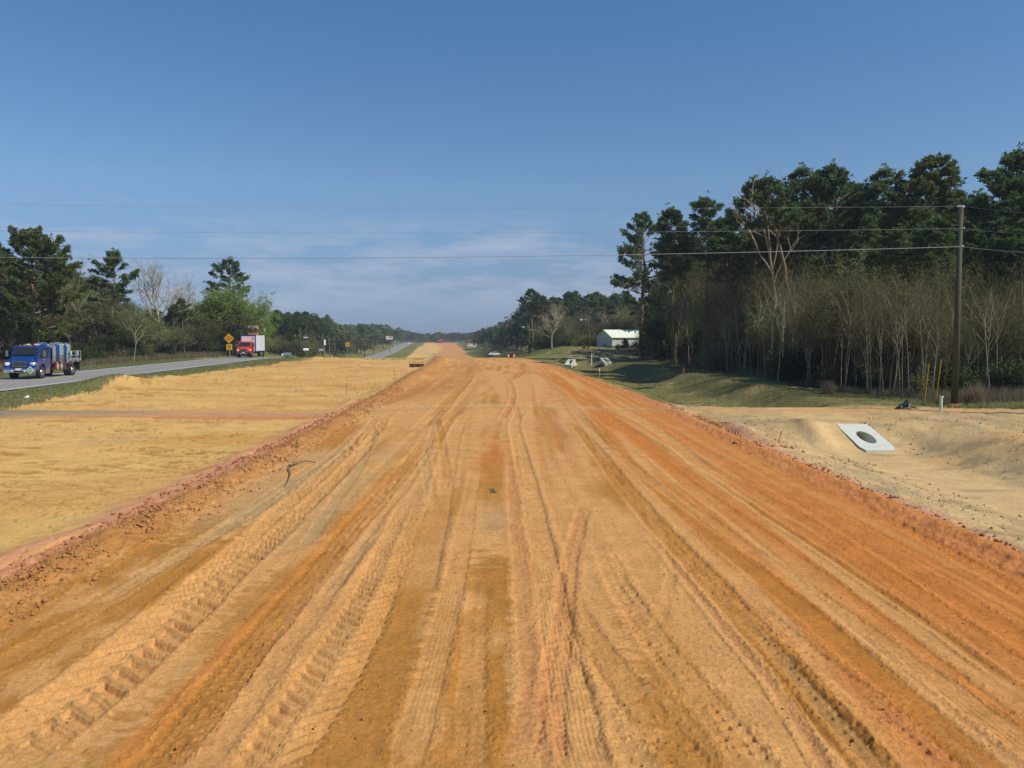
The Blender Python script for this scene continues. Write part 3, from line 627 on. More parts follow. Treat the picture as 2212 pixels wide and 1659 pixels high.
def grow(T, p, d, Ln, r, lv, mx, ends, kids, spread, up, sides):
    m = 5 if lv < 2 else 3
    pts = [p]; q = p
    for k in range(m):
        d = unit(d+rg.normal(size=3)*((.10 if up < .079 else .035) if lv == 0 else .10+.06*lv)+np.array([0, 0, up])); q = q+d*Ln/m; pts.append(q)
    (T.tw if lv >= 2 and hasattr(T, 'tw') else T).tube(pts, np.linspace(r, r*.45 if lv < mx else .004, m+1), max(3, sides-lv*2))
    if lv == mx: ends.append(q); ends.append(pts[1]); return
    n = kids[lv]; P = np.array(pts)
    for i in range(n):
        f = .28+.72*(i+rg.random())/n if lv else kids[-1]+(1-kids[-1])*(i+rg.random()*.8)/n
        f = min(f, .999); b = P[int(f*m)]*(1-(f*m % 1))+P[min(int(f*m)+1, m)]*(f*m % 1)
        az = rg.random()*6.28 + i*2.4; perp = unit(np.cross(d, [math.cos(az), math.sin(az), .3]))
        a = spread[lv]*(.7+.6*rg.random())
        nd = unit(unit(P[-1]-P[0])*math.cos(a)+perp*math.sin(a))
        grow(T, b, nd, Ln*(.42+.28*rg.random())*(1.1-.35*f if lv == 0 else 1), r*(.62-.2*f), lv+1, mx, ends, kids, spread, up, sides)
def make_hard(H_=14, seed=0, mx=4, kids=(9, 5, 4, 4, .35), spread=(.6, .6, .7, .7), r0=.11, buds=1.0, fol='bud', bark='barkg', bl=.10, bw=.05, nbl=2, nm='bare_tree', up=.05, multi=1, jit=.12):
    global rg; rg = np.random.default_rng(seed)
    T = TB(); ends = []
    if nm == 'bare_tree' and r0 < .2: T.tw = TB()
    for s in range(multi):
        d0 = unit(np.array([rg.normal()*.12*(multi > 1)*2, rg.normal()*.12*(multi > 1)*2, 1]))
        grow(T, np.array([0, 0, 0.]), d0, H_*.86*(1 if s == 0 else .75), r0*(1 if s == 0 else .7), 0, mx, ends, kids, spread, up, 8)
    E = np.array(ends)
    E = E[rg.random(len(E)) < buds] if buds < 1 else np.repeat(E, int(buds), 0)
    E = E+rg.normal(size=E.shape)*jit
    V, F = blades(E, nbl, bl, bw, .2)
    return T, (V, F), bark, fol, H_, nm
def make_bush(seed, H_=2.4, W_=1.6, n=1500, fol='dark', nm='shrub', bl=.16, bw=.09, bark='barkd'):
    global rg; rg = np.random.default_rng(seed); T = TB(); P = []
    for i in range(16):
        az = rg.random()*6.28; l_ = H_*(.45+.5*rg.random()); e_ = np.array([math.cos(az)*W_*.6*rg.random(), math.sin(az)*W_*.6*rg.random(), l_])
        T.tube([e_*[.1, .1, 0], e_*[.5, .5, .5]+rg.normal(size=3)*.06, e_], [.025, .016, .006], 3)
        k = n//16; t_ = .25+.85*rg.random(k)[:, None]
        P.append(e_*t_+rg.normal(size=(k, 3))*[W_*.22, W_*.22, H_*.12])
    P = np.concatenate(P); P[:, 2] = np.abs(P[:, 2])
    V, F = blades(P, 2, bl, bw, .3)
    return T, (V, F), bark, fol, H_, nm
def reg_kind(spec):
    T, (V, F), bark, fol, H_, nm = spec
    tv = np.concatenate(T.V); tf = np.concatenate(T.F)
    ztop = max(tv[:, 2].max(), V[:, 2].max())
    leaves = V; cmi = np.zeros(len(F))
    if hasattr(T, 'tw'):
        wv, wf = np.concatenate(T.tw.V), np.concatenate(T.tw.F); F = np.concatenate([F, wf+len(V)]); V = np.concatenate([V, wv]); cmi = np.r_[cmi, np.ones(len(wf))]
    tr = mesh_np('trunk', tv, tf, [M[bark]], True); cr_ = mesh_np('crown', V, F, [M[fol], M['twig']], fm=cmi)
    return dict(trunk=tr, crown=cr_, H=float(ztop), nm=nm, nleaf=len(leaves))
K = {}
for i, a in enumerate([dict(cb=.56, Lm=3.3, n=36), dict(cb=.64, Lm=2.9, n=30), dict(cb=.45, Lm=3.9, n=48), dict(cb=.66, Lm=3.0, n=30), dict(cb=.55, Lm=2.5, n=40, r0=.16), dict(cb=.50, Lm=3.6, n=40, fol='pine2')]):
    K['pine%d' % i] = reg_kind(make_pine(seed=100+i, **a))
K['pineiso'] = reg_kind(make_pine(H_=22, cb=.36, Lm=5.4, n=40, tufts=1.15, seed=140, r0=.36))
K['pinebig'] = reg_kind(make_pine(H_=17, cb=.18, Lm=6.2, n=80, tufts=1.1, seed=141, r0=.32, fol='pine2'))
K['pinelean'] = reg_kind(make_pine(H_=19, cb=.72, Lm=2.6, n=22, seed=142, lean=-.22, r0=.24, bark='bark'))
for i, a in enumerate([dict(fol='bud'), dict(fol='budg', r0=.10, kids=(11, 5, 4, 3, .5), spread=(.42, .55, .7, .7)), dict(fol='budr', buds=1, r0=.12, bark='barkd'), dict(fol='budg', r0=.09, multi=2, kids=(9, 5, 4, 3, .42), spread=(.38, .55, .7, .7))]):
    K['bare%d' % i] = reg_kind(make_hard(seed=200+i, **a))
K['pole0'] = reg_kind(make_hard(seed=250, H_=14, mx=3, r0=.085, kids=(8, 5, 4, .55), spread=(.5, .6, .7), buds=.8, fol='budg', bl=.12, bw=.06, bark='barkg', up=.08))
K['pole1'] = reg_kind(make_hard(seed=251, H_=14, mx=3, r0=.07, kids=(7, 5, 4, .62), spread=(.45, .6, .7), buds=.8, fol='spring2', bl=.14, bw=.07, bark='barkg', up=.08))
K['pole2'] = reg_kind(make_hard(seed=252, H_=14, mx=3, r0=.10, kids=(9, 5, 4, .5), spread=(.45, .6, .7), buds=.8, fol='budg', bl=.12, bw=.06, bark='barkd', up=.08, multi=2))
K['barebig'] = reg_kind(make_hard(H_=18, seed=220, mx=4, kids=(10, 6, 5, 4, .32), spread=(.75, .65, .7, .7), r0=.42, buds=.5, fol='bud', bark='barkg', bl=.07, bw=.03, up=.07))
K['barebig2'] = reg_kind(make_hard(H_=17, seed=231, mx=4, kids=(10, 6, 4, 4, .34), spread=(.55, .6, .7, .7), r0=.30, buds=.5, fol='bud', bark='barkg', bl=.07, bw=.03, up=.08))
K['snag'] = reg_kind(make_hard(H_=20, seed=223, mx=3, kids=(5, 3, 3, .74), spread=(.28, .5, .6), r0=.25, buds=.3, fol='bud', bark='barkp', up=.06))
K['leaf0'] = reg_kind(make_hard(H_=14, seed=240, mx=3, kids=(14, 7, 7, .2), spread=(1.0, .8, .8), r0=.28, buds=8, fol='spring', bark='barkd', bl=.26, bw=.14, nbl=4, nm='leafy_tree', jit=.35))
K['leaf1'] = reg_kind(make_hard(H_=13, seed=241, mx=3, kids=(13, 7, 6, .2), spread=(.9, .8, .8), r0=.22, buds=4, fol='spring2', bark='barkd', bl=.20, bw=.11, nbl=3, nm='leafy_tree', jit=.3))
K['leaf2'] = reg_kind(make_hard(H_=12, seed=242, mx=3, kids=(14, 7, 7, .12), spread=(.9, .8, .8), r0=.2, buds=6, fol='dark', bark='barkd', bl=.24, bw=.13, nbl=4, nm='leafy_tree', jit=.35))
K['leaf3'] = reg_kind(make_hard(H_=13, seed=246, mx=3, kids=(13, 7, 6, .3), spread=(.7, .8, .8), r0=.16, buds=3, fol='spring', bark='barkg', bl=.17, bw=.09, nbl=3, nm='leafy_tree', jit=.3))
K['bush0'] = reg_kind(make_bush(300)); K['bush1'] = reg_kind(make_bush(301, fol='spring2', n=1000)); K['bush2'] = reg_kind(make_bush(302, fol='budg', n=900, H_=3, nm='sapling')); K['bush3'] = reg_kind(make_bush(303, H_=2, W_=2.2, fol='weed', n=1300, bl=.3, bw=.03))
def lowpoly(k, frac, sc_):
    c = k['crown']; V = np.empty(len(c.vertices)*3, np.float32); c.vertices.foreach_get('co', V); V = V[:k['nleaf']*3].reshape(-1, 4, 3)[::frac]
    m = V.mean(1, keepdims=True); V = m+(V-m)*[sc_, sc_, sc_*.8]
    t = np.array([[.16*math.cos(a), .16*math.sin(a), z] for z in (0, k['H']*.85) for a in (0, 1.57, 3.14, 4.71)]); t[4:, :2] *= .35
    F = np.array([[0, 1, 5, 4], [1, 2, 6, 5], [2, 3, 7, 6], [3, 0, 4, 7]])
    fo = {'pine_tree': 'pine', 'bare_tree': 'bud', 'leafy_tree': 'spring2'}.get(k['nm'], 'pine')
    return t, F, V.reshape(-1, 3), fo
LOW = {}
def mass(name, n, kinds, px0, px1, Y0, Y1, skyx, skyy, drop, label, ok=None, seed=1, wide=(1.2, 1.7), hmax=26, frac=14, sc_=3.0, cat='wood'):
    r = random.Random(seed); Vs = []; Fs = []; Ms = []; nv = 0; fm = {'pine': 1, 'bud': 2, 'spring2': 3, 'dark': 4}
    c = tries = 0
    while c < n and tries < n*20:
        tries += 1; px = px0+(px1-px0)*((tries*.6180339+.01*r.random()) % 1); Y = Y0+(Y1-Y0)*r.random(); X = (px-1106)/FP*Y
        if ok and not ok(X, Y): continue
        z0 = hz(X, Y)-.2; top = float(np.interp(px, skyx, skyy))+drop[0]+(drop[1]-drop[0])*r.random()
        h = min(at(px, top, Y)[1]-z0, hmax*(.85+.15*r.random()))
        if h < 2: continue
        kd = r.choice(kinds)
        if (kd, frac) not in LOW: LOW[(kd, frac)] = lowpoly(K[kd], frac, sc_)
        t, F, V, fo = LOW[(kd, frac)]
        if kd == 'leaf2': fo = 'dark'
        s = h/K[kd]['H']; w_ = s*(wide[0]+(wide[1]-wide[0])*r.random()); a = r.random()*6.28; ca, sa = math.cos(a), math.sin(a)
        for P, Fq, mi in ((t, F, 0), (V, np.arange(len(V)).reshape(-1, 4), fm[fo])):
            Q = np.c_[(P[:, 0]*ca-P[:, 1]*sa)*w_+X, (P[:, 0]*sa+P[:, 1]*ca)*w_+Y, P[:, 2]*s+z0]
            Vs.append(Q); Fs.append(Fq+nv); Ms.append(np.full(len(Fq), mi)); nv += len(Q)
        c += 1
    me = mesh_np(name, np.concatenate(Vs), np.concatenate(Fs), [M['bark'], M['pine'], M['bud'], M['spring2'], M['dark']], fm=np.concatenate(Ms))
    return tag(put(name, me), label, cat, kind='stuff')
rg = np.random.default_rng(5)
def where(px, Y):
    L_ = [(-9999, 'beyond the left edge'), (0, 'behind the blue truck'), (130, 'between blue truck and dark round pine'), (270, 'behind the large forked bare tree'), (430, 'behind bright green tree and box truck'), (575, 'just right of the box truck'), (625, 'behind the first mailboxes'), (672, 'behind second pole past box truck'),
          (1100, 'left of the reddish bare tree'), (1170, 'around the reddish bare tree'), (1225, 'behind the pole with the lamp'), (1285, 'above the metal shed'), (1370, 'around the lone pine'), (1450, 'just right of the lone pine'), (1520, 'midway from lone pine to pale snag'), (1610, 'behind the pale snag'), (1700, 'by the leaning trunk'), (1780, 'right of the leaning trunk'), (1850, 'by the forked pale tree'), (1930, 'right of the forked pale tree'), (2000, 'by the yellow guy guards'), (2060, 'behind the utility pole'), (2110, 'right of the utility pole'), (2170, 'at the right edge of the photo'), (2212, 'beyond the right edge')]
    t = [b for a, b in L_ if px >= a][-1]
    return t
def tree(kind, X, Y, h, label, group=None, cat='tree', parts=True, rz=None, wide=1.0, sink=.1):
    k = K[kind]; s = h/k['H']; z = hz(X, Y)-sink
    rz = rnd.random()*6.28 if rz is None else rz
    o = empty(k['nm'], (X, Y, z), rz, label, cat, group)
    put('trunk', k['trunk'], o); put('crown', k['crown'], o)
    o.scale = (s*wide, s*wide, s); return o
def tpx(kind, px, Y, top, label, group=None, **k):
    X = at(px, 700, Y)[0]; zt = at(px, top, Y)[1]
    return tree(kind, X, Y, zt-hz(X, Y), label, group, **k)
def fill(n, kinds, px0, px1, Y0, Y1, skyx, skyy, drop, label, group, ok=None, parts=False, seed=1, wide=(1, 1.25), hmax=26, cat='tree', strat=True):
    r = random.Random(seed); c = 0; tries = 0
    while c < n and tries < n*20:
        tries += 1
        px = px0+(px1-px0)*((tries*.6180339+.01*r.random()) % 1); Y = Y0+(Y1-Y0)*r.random()
        X = (px-1106)/FP*Y
        if ok and not ok(X, Y): continue
        top = float(np.interp(px, skyx, skyy))+drop[0]+(drop[1]-drop[0])*r.random()
        zt = at(px, top, Y)[1]; h = min(zt-hz(X, Y), hmax*(.85+.15*r.random()))
        if h < 1.2: continue
        ki = r.choice(kinds); far = 'back row' if Y > Y0+.66*(Y1-Y0) else ('middle row' if Y > Y0+.33*(Y1-Y0) else 'front row'); tree(ki, X, Y, h, label+', '+far+' '+where(px, Y), group, cat, parts, r.random()*6.28, wide[0]+(wide[1]-wide[0])*r.random()); c += 1

PN = ['pine0', 'pine1', 'pine2', 'pine3', 'pine4', 'pine5']; BR = ['bare0', 'bare1', 'bare2', 'bare3']
SX = [1380, 1420, 1480, 1525, 1570, 1620, 1640, 1700, 1790, 1830, 1880, 1940, 1985, 2030, 2080, 2110, 2140, 2190, 2600, 3200]
SY = [560, 500, 440, 412, 450, 420, 365, 345, 342, 370, 350, 410, 380, 330, 345, 420, 390, 310, 260, 200]
# named trees of the right wood
tpx('pineiso', 1387, 118, 452, 'tall lone pine with drooping limbs in front of the metal shed', rz=2.0, parts=True)
tpx('pine4', 1462, 96, 430, 'slender pine just right of the tall lone pine', parts=True, wide=1.3)
tpx('pine1', 1526, 92, 408, 'narrow pine rising above its neighbours, third crown right of the shed', wide=1.2)
tpx('snag', 1672, 65, 348, 'pale bare snag with peeled orange trunk at the edge of the right wood', rz=.4)
tpx('pinelean', 1748, 62, 360, 'pine whose trunk leans left, right of the pale snag', rz=0, wide=1.0)
tpx('pine2', 1795, 72, 338, 'broad pine crown above the leaning trunk', wide=1.15)
tpx('pine0', 1885, 70, 347, 'round topped pine left of the gap in the skyline', wide=1.15)
tpx('pine5', 2030, 66, 322, 'large round crowned pine just left of the utility pole top', wide=1.35)
tpx('pine2', 2195, 60, 300, 'tallest pine, cut off by the right edge of the photo', wide=1.2)
tpx('pine4', 1572, 90, 445, 'low dark pine between the narrow pine and the pale snag', wide=1.5)
tpx('pine0', 1640, 82, 372, 'pine crown just left of the pale snag top', wide=1.1)
tpx('pine1', 1835, 76, 372, 'pine crown filling the dip right of the broad crown', wide=1.2)
tpx('pine0', 2125, 72, 400, 'lower pine crown right of the utility pole top', wide=1.3)
tpx('pine4', 1950, 74, 415, 'lower pine crown in the skyline gap', wide=1.3)
tpx('pine0', 1710, 75, 345, 'pine crown behind the pale snag', wide=1.15)
tpx('pole2', 1882, 48, 560, 'thin pale forked tree standing at the grass edge left of the utility pole', wide=1.1)
tpx('pole0', 2160, 45, 560, 'pale thin tree right of the utility pole', wide=1.2)
tpx('pole0', 1985, 47, 575, 'slender pale tree between the forked tree and the utility pole', wide=1.1)
tpx('leaf2', 1445, 112, 600, 'dark evergreen bulking beside the shed and the lone pine', wide=.9)
tpx('leaf3', 1850, 60, 480, 'yellow green leafing tree amid the dark pines', wide=.8)
okR = lambda X, Y: X > 22+1.5*math.sin(Y*.3) and Y > 40
fill(100, PN, 1420, 2320, 50, 125, SX, SY, (45, 190), 'pine of the right wood', 'pines of the right wood', lambda X, Y: X > 25 and Y > 45, parts=True, seed=3, wide=(1.0, 1.35))
fill(205, ['pole0', 'pole1', 'pole2', 'pole1', 'pole2', 'bare1', 'pole1', 'pole0'], 1400, 2310, 42, 110, [1300, 1450, 3000], [590, 540, 520], (-30, 170), 'thin leafless tree', 'bare understorey trees of the right wood', lambda X, Y: 21+1.2*math.sin(Y*.3) < X < 34, parts=True, seed=4, wide=(.9, 1.3), hmax=15.5)
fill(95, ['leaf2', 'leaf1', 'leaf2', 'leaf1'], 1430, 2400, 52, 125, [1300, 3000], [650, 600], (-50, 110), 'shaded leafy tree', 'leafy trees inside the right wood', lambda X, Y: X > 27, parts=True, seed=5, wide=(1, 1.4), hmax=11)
fill(30, ['pole1', 'pole0'], 1420, 2300, 42, 80, [1300, 3000], [560, 520], (-20, 90), 'slim pale trunk', 'slim pale trunks of the right wood', lambda X, Y: 20.8 < X < 23.5, parts=True, seed=43, wide=(.9, 1.2), hmax=15)
fill(44, ['leaf3', 'leaf1', 'leaf3'], 1460, 2420, 46, 90, [1300, 3000], [600, 560], (-40, 90), 'light green young tree', 'light green trees of the right wood', lambda X, Y: 22.5 < X < 30, parts=True, seed=41, wide=(.8, 1.1), hmax=12)
fill(165, ['bush0', 'bush1', 'bush2', 'bush0', 'bush3'], 1405, 2310, 41, 125, [1300, 1500, 2212, 3000], [735, 740, 800, 850], (-40, 40), 'low shrub', 'shrubs of the right wood', lambda X, Y: X > 21.5+1.2*math.sin(Y*.3), parts=True, seed=6, wide=(1, 1.5), hmax=3.4, cat='shrub')
# deep interior of the right wood
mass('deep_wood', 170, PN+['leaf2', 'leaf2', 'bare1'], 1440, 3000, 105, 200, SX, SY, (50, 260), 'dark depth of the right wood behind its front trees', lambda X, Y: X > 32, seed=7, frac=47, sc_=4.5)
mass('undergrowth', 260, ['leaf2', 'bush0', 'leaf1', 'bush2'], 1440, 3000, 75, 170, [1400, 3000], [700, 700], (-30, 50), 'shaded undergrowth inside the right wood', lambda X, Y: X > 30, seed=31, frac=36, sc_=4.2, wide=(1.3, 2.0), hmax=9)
# wood behind the shed
S2X = [1020, 1060, 1100, 1135, 1150, 1180, 1250, 1330, 1400, 1440]; S2Y = [716, 703, 684, 655, 624, 628, 624, 624, 636, 640]
tpx('pine3', 1152, 196, 620, 'pine with open crown at the left end of the wood behind the shed', wide=1.2)
tpx('barebig', 1192, 175, 645, 'rounded reddish bare tree left of the shed pole', wide=1.1); tpx('barebig2', 1330, 188, 640, 'wide grey bare tree behind the shed roof', wide=1.5)
fill(56, PN, 1150, 1450, 205, 290, S2X, S2Y, (0, 40), 'tall pine', 'pines behind the shed', seed=8, wide=(1.2, 1.6))
fill(60, ['leaf2', 'bare2', 'bare0', 'leaf1', 'bare2'], 1120, 1430, 180, 230, S2X, S2Y, (40, 85), 'lower brownish tree', 'lower trees behind the shed', lambda X, Y: X > 8, seed=9, wide=(1.2, 1.7))
fill(50, ['bush0', 'bush1', 'leaf2'], 1110, 1440, 176, 200, [1000, 1500], [716, 716], (-10, 16), 'roadside shrub', 'shrubs behind the shed', lambda X, Y: X > 6, seed=10, wide=(1.2, 1.8), cat='shrub')
mass('back_wood', 90, PN+['leaf2', 'leaf2', 'bare2'], 1100, 1480, 240, 330, S2X, S2Y, (10, 100), 'dark depth of the wood behind the shed', lambda X, Y: X > 12, seed=21, frac=47, sc_=4.8)
mass('receding_wood', 170, PN+['leaf2', 'bare2', 'leaf1'], 1016, 1160, 300, 640, S2X, S2Y, (0, 40), 'receding wood right of the far dirt road', lambda X, Y: X-float(xc(Y)) > 15, seed=11, frac=65, sc_=5.8)
# far wood over the end of the road
mass('far_wood', 260, PN+['bare0', 'bare2', 'leaf1'], 860, 1060, 800, 980, [860, 880, 905, 930, 960, 1000, 1045], [712, 714, 721, 720, 717, 720, 715], (-2, 8), 'hazy far wood closing the view over the end of the road', seed=12, frac=108, sc_=7.0, wide=(1.4, 2.2), hmax=45)
# left receding wood
S3X = [560, 600, 640, 680, 712, 720, 760, 800, 850, 870, 885, 905, 925]; S3Y = [690, 664, 668, 664, 682, 696, 698, 696, 700, 704, 712, 720, 722]
fill(64, PN, 572, 716, 215, 290, S3X, S3Y, (0, 45), 'dark pine', 'pines beyond the red truck', lambda X, Y: X < xh(Y)-14, seed=13, wide=(1.2, 1.6))
mass('back_wood', 90, PN+['leaf2', 'leaf2'], 540, 730, 260, 340, S3X, S3Y, (5, 80), 'dark depth of the left wood beyond the box truck', lambda X, Y: X < xh(Y)-18, seed=22, frac=47, sc_=4.8)
fill(70, ['leaf2', 'leaf1', 'bare2', 'bush1', 'leaf0'], 560, 760, 185, 240, S3X, S3Y, (45, 80), 'low roadside tree', 'low trees beyond the red truck', lambda X, Y: X < xh(Y)-13, seed=14, wide=(1.2, 1.7))
mass('receding_wood', 260, PN+['leaf1', 'bare0', 'leaf2'], 700, 912, 300, 850, S3X, S3Y, (0, 26), 'receding wood left of the distant highway', lambda X, Y: X < xh(Y)-13, seed=15, frac=86, sc_=6.5)
mass('brush', 120, ['leaf1', 'bare1', 'bare0', 'leaf2'], 700, 870, 300, 520, [700, 900], [722, 728], (-4, 14), 'brownish brush and young trees fronting the receding left wood', lambda X, Y: X < xh(Y)-11, seed=16, frac=79, sc_=5.0)
# left foreground group
tpx('pinebig', 72, 98, 483, 'big broad pine behind the blue flatbed truck', rz=1.0, wide=1.12)
tpx('pinebig', -90, 108, 520, 'pine cut off by the left edge of the photo', wide=1.5)
tpx('pine0', 240, 112, 532, 'dark round topped pine between the big pine and the bare trees', wide=1.35)
tpx('barebig', 348, 146, 545, 'large pale leafless tree with a forked trunk', rz=.6, wide=.95)
tpx('barebig2', 405, 150, 568, 'narrower leafless tree right of the large forked one', rz=2, wide=.8)
tpx('pine0', 500, 172, 552, 'pine sticking out above the bright green tree', wide=1.4)
tpx('leaf0', 485, 150, 588, 'bright green leafing tree left of the box truck', wide=1.45); tpx('leaf0', 540, 158, 625, 'smaller bright green tree just above the box truck', wide=1.2, rz=1)
tpx('leaf3', 425, 156, 630, 'thin light green tree at the left side of the bright green tree', wide=1.1)
tpx('leaf3', 155, 120, 560, 'light green budding tree right of the big left pine', wide=.9)
tpx('leaf3', 300, 160, 640, 'pale green young tree left of the large forked bare tree', wide=1.2)
tpx('leaf1', 500, 148, 655, 'dull olive tree under the bright green crown', wide=1.3)
tpx('bare0', 180, 118, 520, 'pale budding tree between the two left pines', wide=1.0); tpx('bare1', 285, 105, 650, 'thin bare tree in the field left of the large forked tree', wide=1.2)
S4X = [-500, 0, 60, 170, 230, 290, 420, 500, 560, 590]; S4Y = [480, 520, 560, 560, 600, 640, 640, 650, 680, 700]
okL = lambda X, Y: X < xh(Y)-17
fill(50, PN+['leaf2'], -100, 590, 125, 200, S4X, S4Y, (0, 50), 'pine or evergreen', 'trees of the left wood', okL, parts=True, seed=17, wide=(1.1, 1.5))
mass('back_wood', 140, PN+['leaf2', 'leaf2', 'bare0'], -500, 600, 190, 260, S4X, S4Y, (10, 100), 'dark depth of the wood left of the highway', lambda X, Y: X < xh(Y)-30, seed=23, frac=47, sc_=4.5)
fill(88, BR+['leaf1', 'bare0', 'leaf1', 'leaf1', 'leaf3'], -80, 600, 105, 185, S4X, S4Y, (20, 110), 'bare or budding tree', 'bare trees of the left wood', okL, parts=True, seed=18, wide=(1, 1.4), hmax=14)
fill(46, ['leaf2', 'leaf1', 'leaf3', 'leaf1'], -60, 590, 112, 190, [-500, 600], [660, 690], (-20, 30), 'small leafy tree', 'leafy trees of the left wood', okL, parts=True, seed=19, wide=(1.2, 1.6), hmax=10)
fill(66, ['bush0', 'bush1', 'bush3', 'bush0'], -60, 590, 90, 165, [-500, 600], [738, 742], (-15, 18), 'shrub', 'shrubs of the left wood', lambda X, Y: X < xh(Y)-15, parts=True, seed=20, wide=(1, 1.7), cat='shrub', hmax=3.5)

# ------------------------------------------------------------------ grasses
def scatter_blades(name, X, Y, hgt, wd, mat, label, cat, nb=3, spread=.5):
    Z = H(X, Y); P = np.c_[X, Y, Z]; P = np.repeat(P, nb, 0); n = len(P)
    P[:, :2] += rg.normal(size=(n, 2))*.06*(hgt/.3)
    d = np.c_[rg.normal(size=(n, 2))*spread, np.ones(n)]; d /= np.linalg.norm(d, axis=1)[:, None]
    a = rg.random(n)*6.28; p = np.c_[np.cos(a), np.sin(a), np.zeros(n)]*wd
    h = (hgt*(.5+rg.random(n)))[:, None]
    V = np.stack([P-p, P+p, P+d*h], 1).reshape(-1, 3); V[:, 2] -= .02
    me = mesh_np(name, V, np.arange(3*n).reshape(-1, 3), [M[mat]])
    return tag(put(name, me), label, cat, kind='stuff')
n = 15000; yy = 36+84*rg.random(n)**1.3; xx = XS(yy)-rg.random(n)*(XS(yy)-xh(yy)-.3)*.9+.5*rg.normal(size=n)*.3
k = xx > xh(yy)+.5; scatter_blades('grass', xx[k], yy[k], .09, .03, 'gblade', 'short green verge grass between the highway and the yellow sand', 'grass')
n = 16000; yy = 45+80*rg.random(n); xx = xh(yy)-9.3-rg.random(n)*5
scatter_blades('grass', xx, yy, .16, .035, 'gblade', 'green grass along the far side of the highway', 'grass')
n = 30000; yy = 41+75*rg.random(n)**1.4; xx = re_(yy)+.8+(21-re_(yy))*rg.random(n)
scatter_blades('grass', xx, yy, .07, .022, 'gblade', 'thin grass on the bank and ditch right of the dirt road', 'grass', nb=2)
n = 5000; yy = 36+8*rg.random(n)**1.5; xx = 20.2+9*rg.random(n); k = (yy > 38-.5*(xx-20))
scatter_blades('grass', xx[k], yy[k], .2, .02, 'gblade', 'green grass at the foot of the utility pole', 'grass')
n = 9000; yy = 85+75*rg.random(n); xx = xh(yy)-13.5-rg.random(n)*9
scatter_blades('dry_grass', xx, yy, .7, .03, 'weed', 'brown weeds at the foot of the left roadside trees', 'dry grass', spread=.25)
n = 5000; yy = 38.5+6*rg.random(n); xx = 21.3+10*rg.random(n)
scatter_blades('dry_grass', xx, yy, .55, .012, 'weed', 'brown dead grass in front of the wood right of the utility pole', 'dry grass', spread=.2)
n = 5000; yy = 43+75*rg.random(n)**1.3; xx = 21+2.5*rg.random(n)
scatter_blades('dry_grass', xx, yy, .3, .02, 'weed', 'brown litter and weeds along the front of the right wood', 'dry grass', spread=.5)
for (px, Y, h, lab) in ((2110, 38.6, 1.25, 'tall tan clump of dry grass right of the utility pole'), (2290, 38.2, 1.0, 'dry grass clump beyond the right edge of the view'), (1790, 46, .9, 'dry grass clump left of the forked pale tree')):
    X = at(px, 800, Y)[0]; z0 = hz(X, Y); n = 420
    b = np.c_[X+rg.normal(size=n)*.16, Y+rg.normal(size=n)*.16, np.full(n, z0-.03)]; d = np.c_[rg.normal(size=(n, 2))*.22, np.ones(n)]
    a = rg.random(n)*6.28; p = np.c_[np.cos(a), np.sin(a), np.zeros(n)]*.012; hh = (h*(.5+.6*rg.random(n)))[:, None]
    V = np.stack([b-p, b+p, b+d*hh*[1, 1, 1]], 1).reshape(-1, 3)
    tag(put('dry_grass_clump', mesh_np('dry_grass_clump', V, np.arange(3*n).reshape(-1, 3), [M['dry']])), lab, 'grass clump')

# ------------------------------------------------------------------ clods along the road edges
def clods(name, X, Y, S, mat, label):
    ico = np.array([(0, 0, 1), (.9, 0, .3), (.2, .85, .35), (-.75, .5, .2), (-.7, -.5, .3), (.3, -.85, .25), (.5, .4, -.5), (-.4, .5, -.5), (-.1, -.6, -.5)])
    fc = np.array([(0, 1, 2), (0, 2, 3), (0, 3, 4), (0, 4, 5), (0, 5, 1), (1, 6, 2), (2, 7, 3), (4, 8, 5), (6, 7, 2), (5, 8, 1), (1, 8, 6), (3, 7, 4), (4, 7, 8)])
    n = len(X); V = ico[None]*(1+.35*rg.normal(size=(n, 9, 3)))
    a = rg.random(n)*6.28; c, s = np.cos(a), np.sin(a)
    V = np.stack([V[..., 0]*c[:, None]-V[..., 1]*s[:, None], V[..., 0]*s[:, None]+V[..., 1]*c[:, None], V[..., 2]*.75], -1)*S[:, None, None]
    Z = H(X, Y)
    V += np.stack([X, Y, Z+S*.25], -1)[:, None, :]
    F = fc[None]+(np.arange(n)*9)[:, None, None]
    tag(put(name, mesh_np(name, V.reshape(-1, 3), F.reshape(-1, 3), [M[mat]])), label, 'soil clods', kind='stuff')
n = 6500; yy = 5+45*rg.random(n)**1.6; xx = le(yy)+.9+rg.normal(size=n)*.34
clods('soil_clods', xx, yy, .008+.030*rg.random(n)**3+.0005*yy, 'clod', 'brown clods heaped along the left edge of the dirt road')
n = 900; yy = 5+30*rg.random(n)**1.4; xx = le(yy)+.1+rg.normal(size=n)*.14
clods('soil_clods', xx, yy, .015+.05*rg.random(n)**2, 'clodr', 'pink clay lumps between the sand field and the brown windrow')
n = 2600; yy = 6+36*rg.random(n)**1.3; xx = re_(yy)-.05+rg.normal(size=n)*.22
clods('soil_clods', xx, yy, .010+.032*rg.random(n)**2.4+.0006*yy, 'clodr', 'red clay clods along the right edge of the dirt road')
n = 2600; yy = 8+25*rg.random(n); xx = re_(yy)+.4+12*rg.random(n)**1.2; k = np.abs(xx-13.1) > 1.2
clods('soil_crumbs', xx[k], yy[k], .010+.030*rg.random(k.sum())**3+.0003*yy[k], 'sandclod', 'pale crumbs of earth scattered over the sandy ditch slopes')
n = 2200; yy = 9+70*rg.random(n)**1.3; xx = le(yy)-.6-16*rg.random(n)**1.3
clods('soil_crumbs', xx, yy, .006+.020*rg.random(n)**3+.0003*yy, 'sandclod', 'small lumps scattered over the yellow sand field')
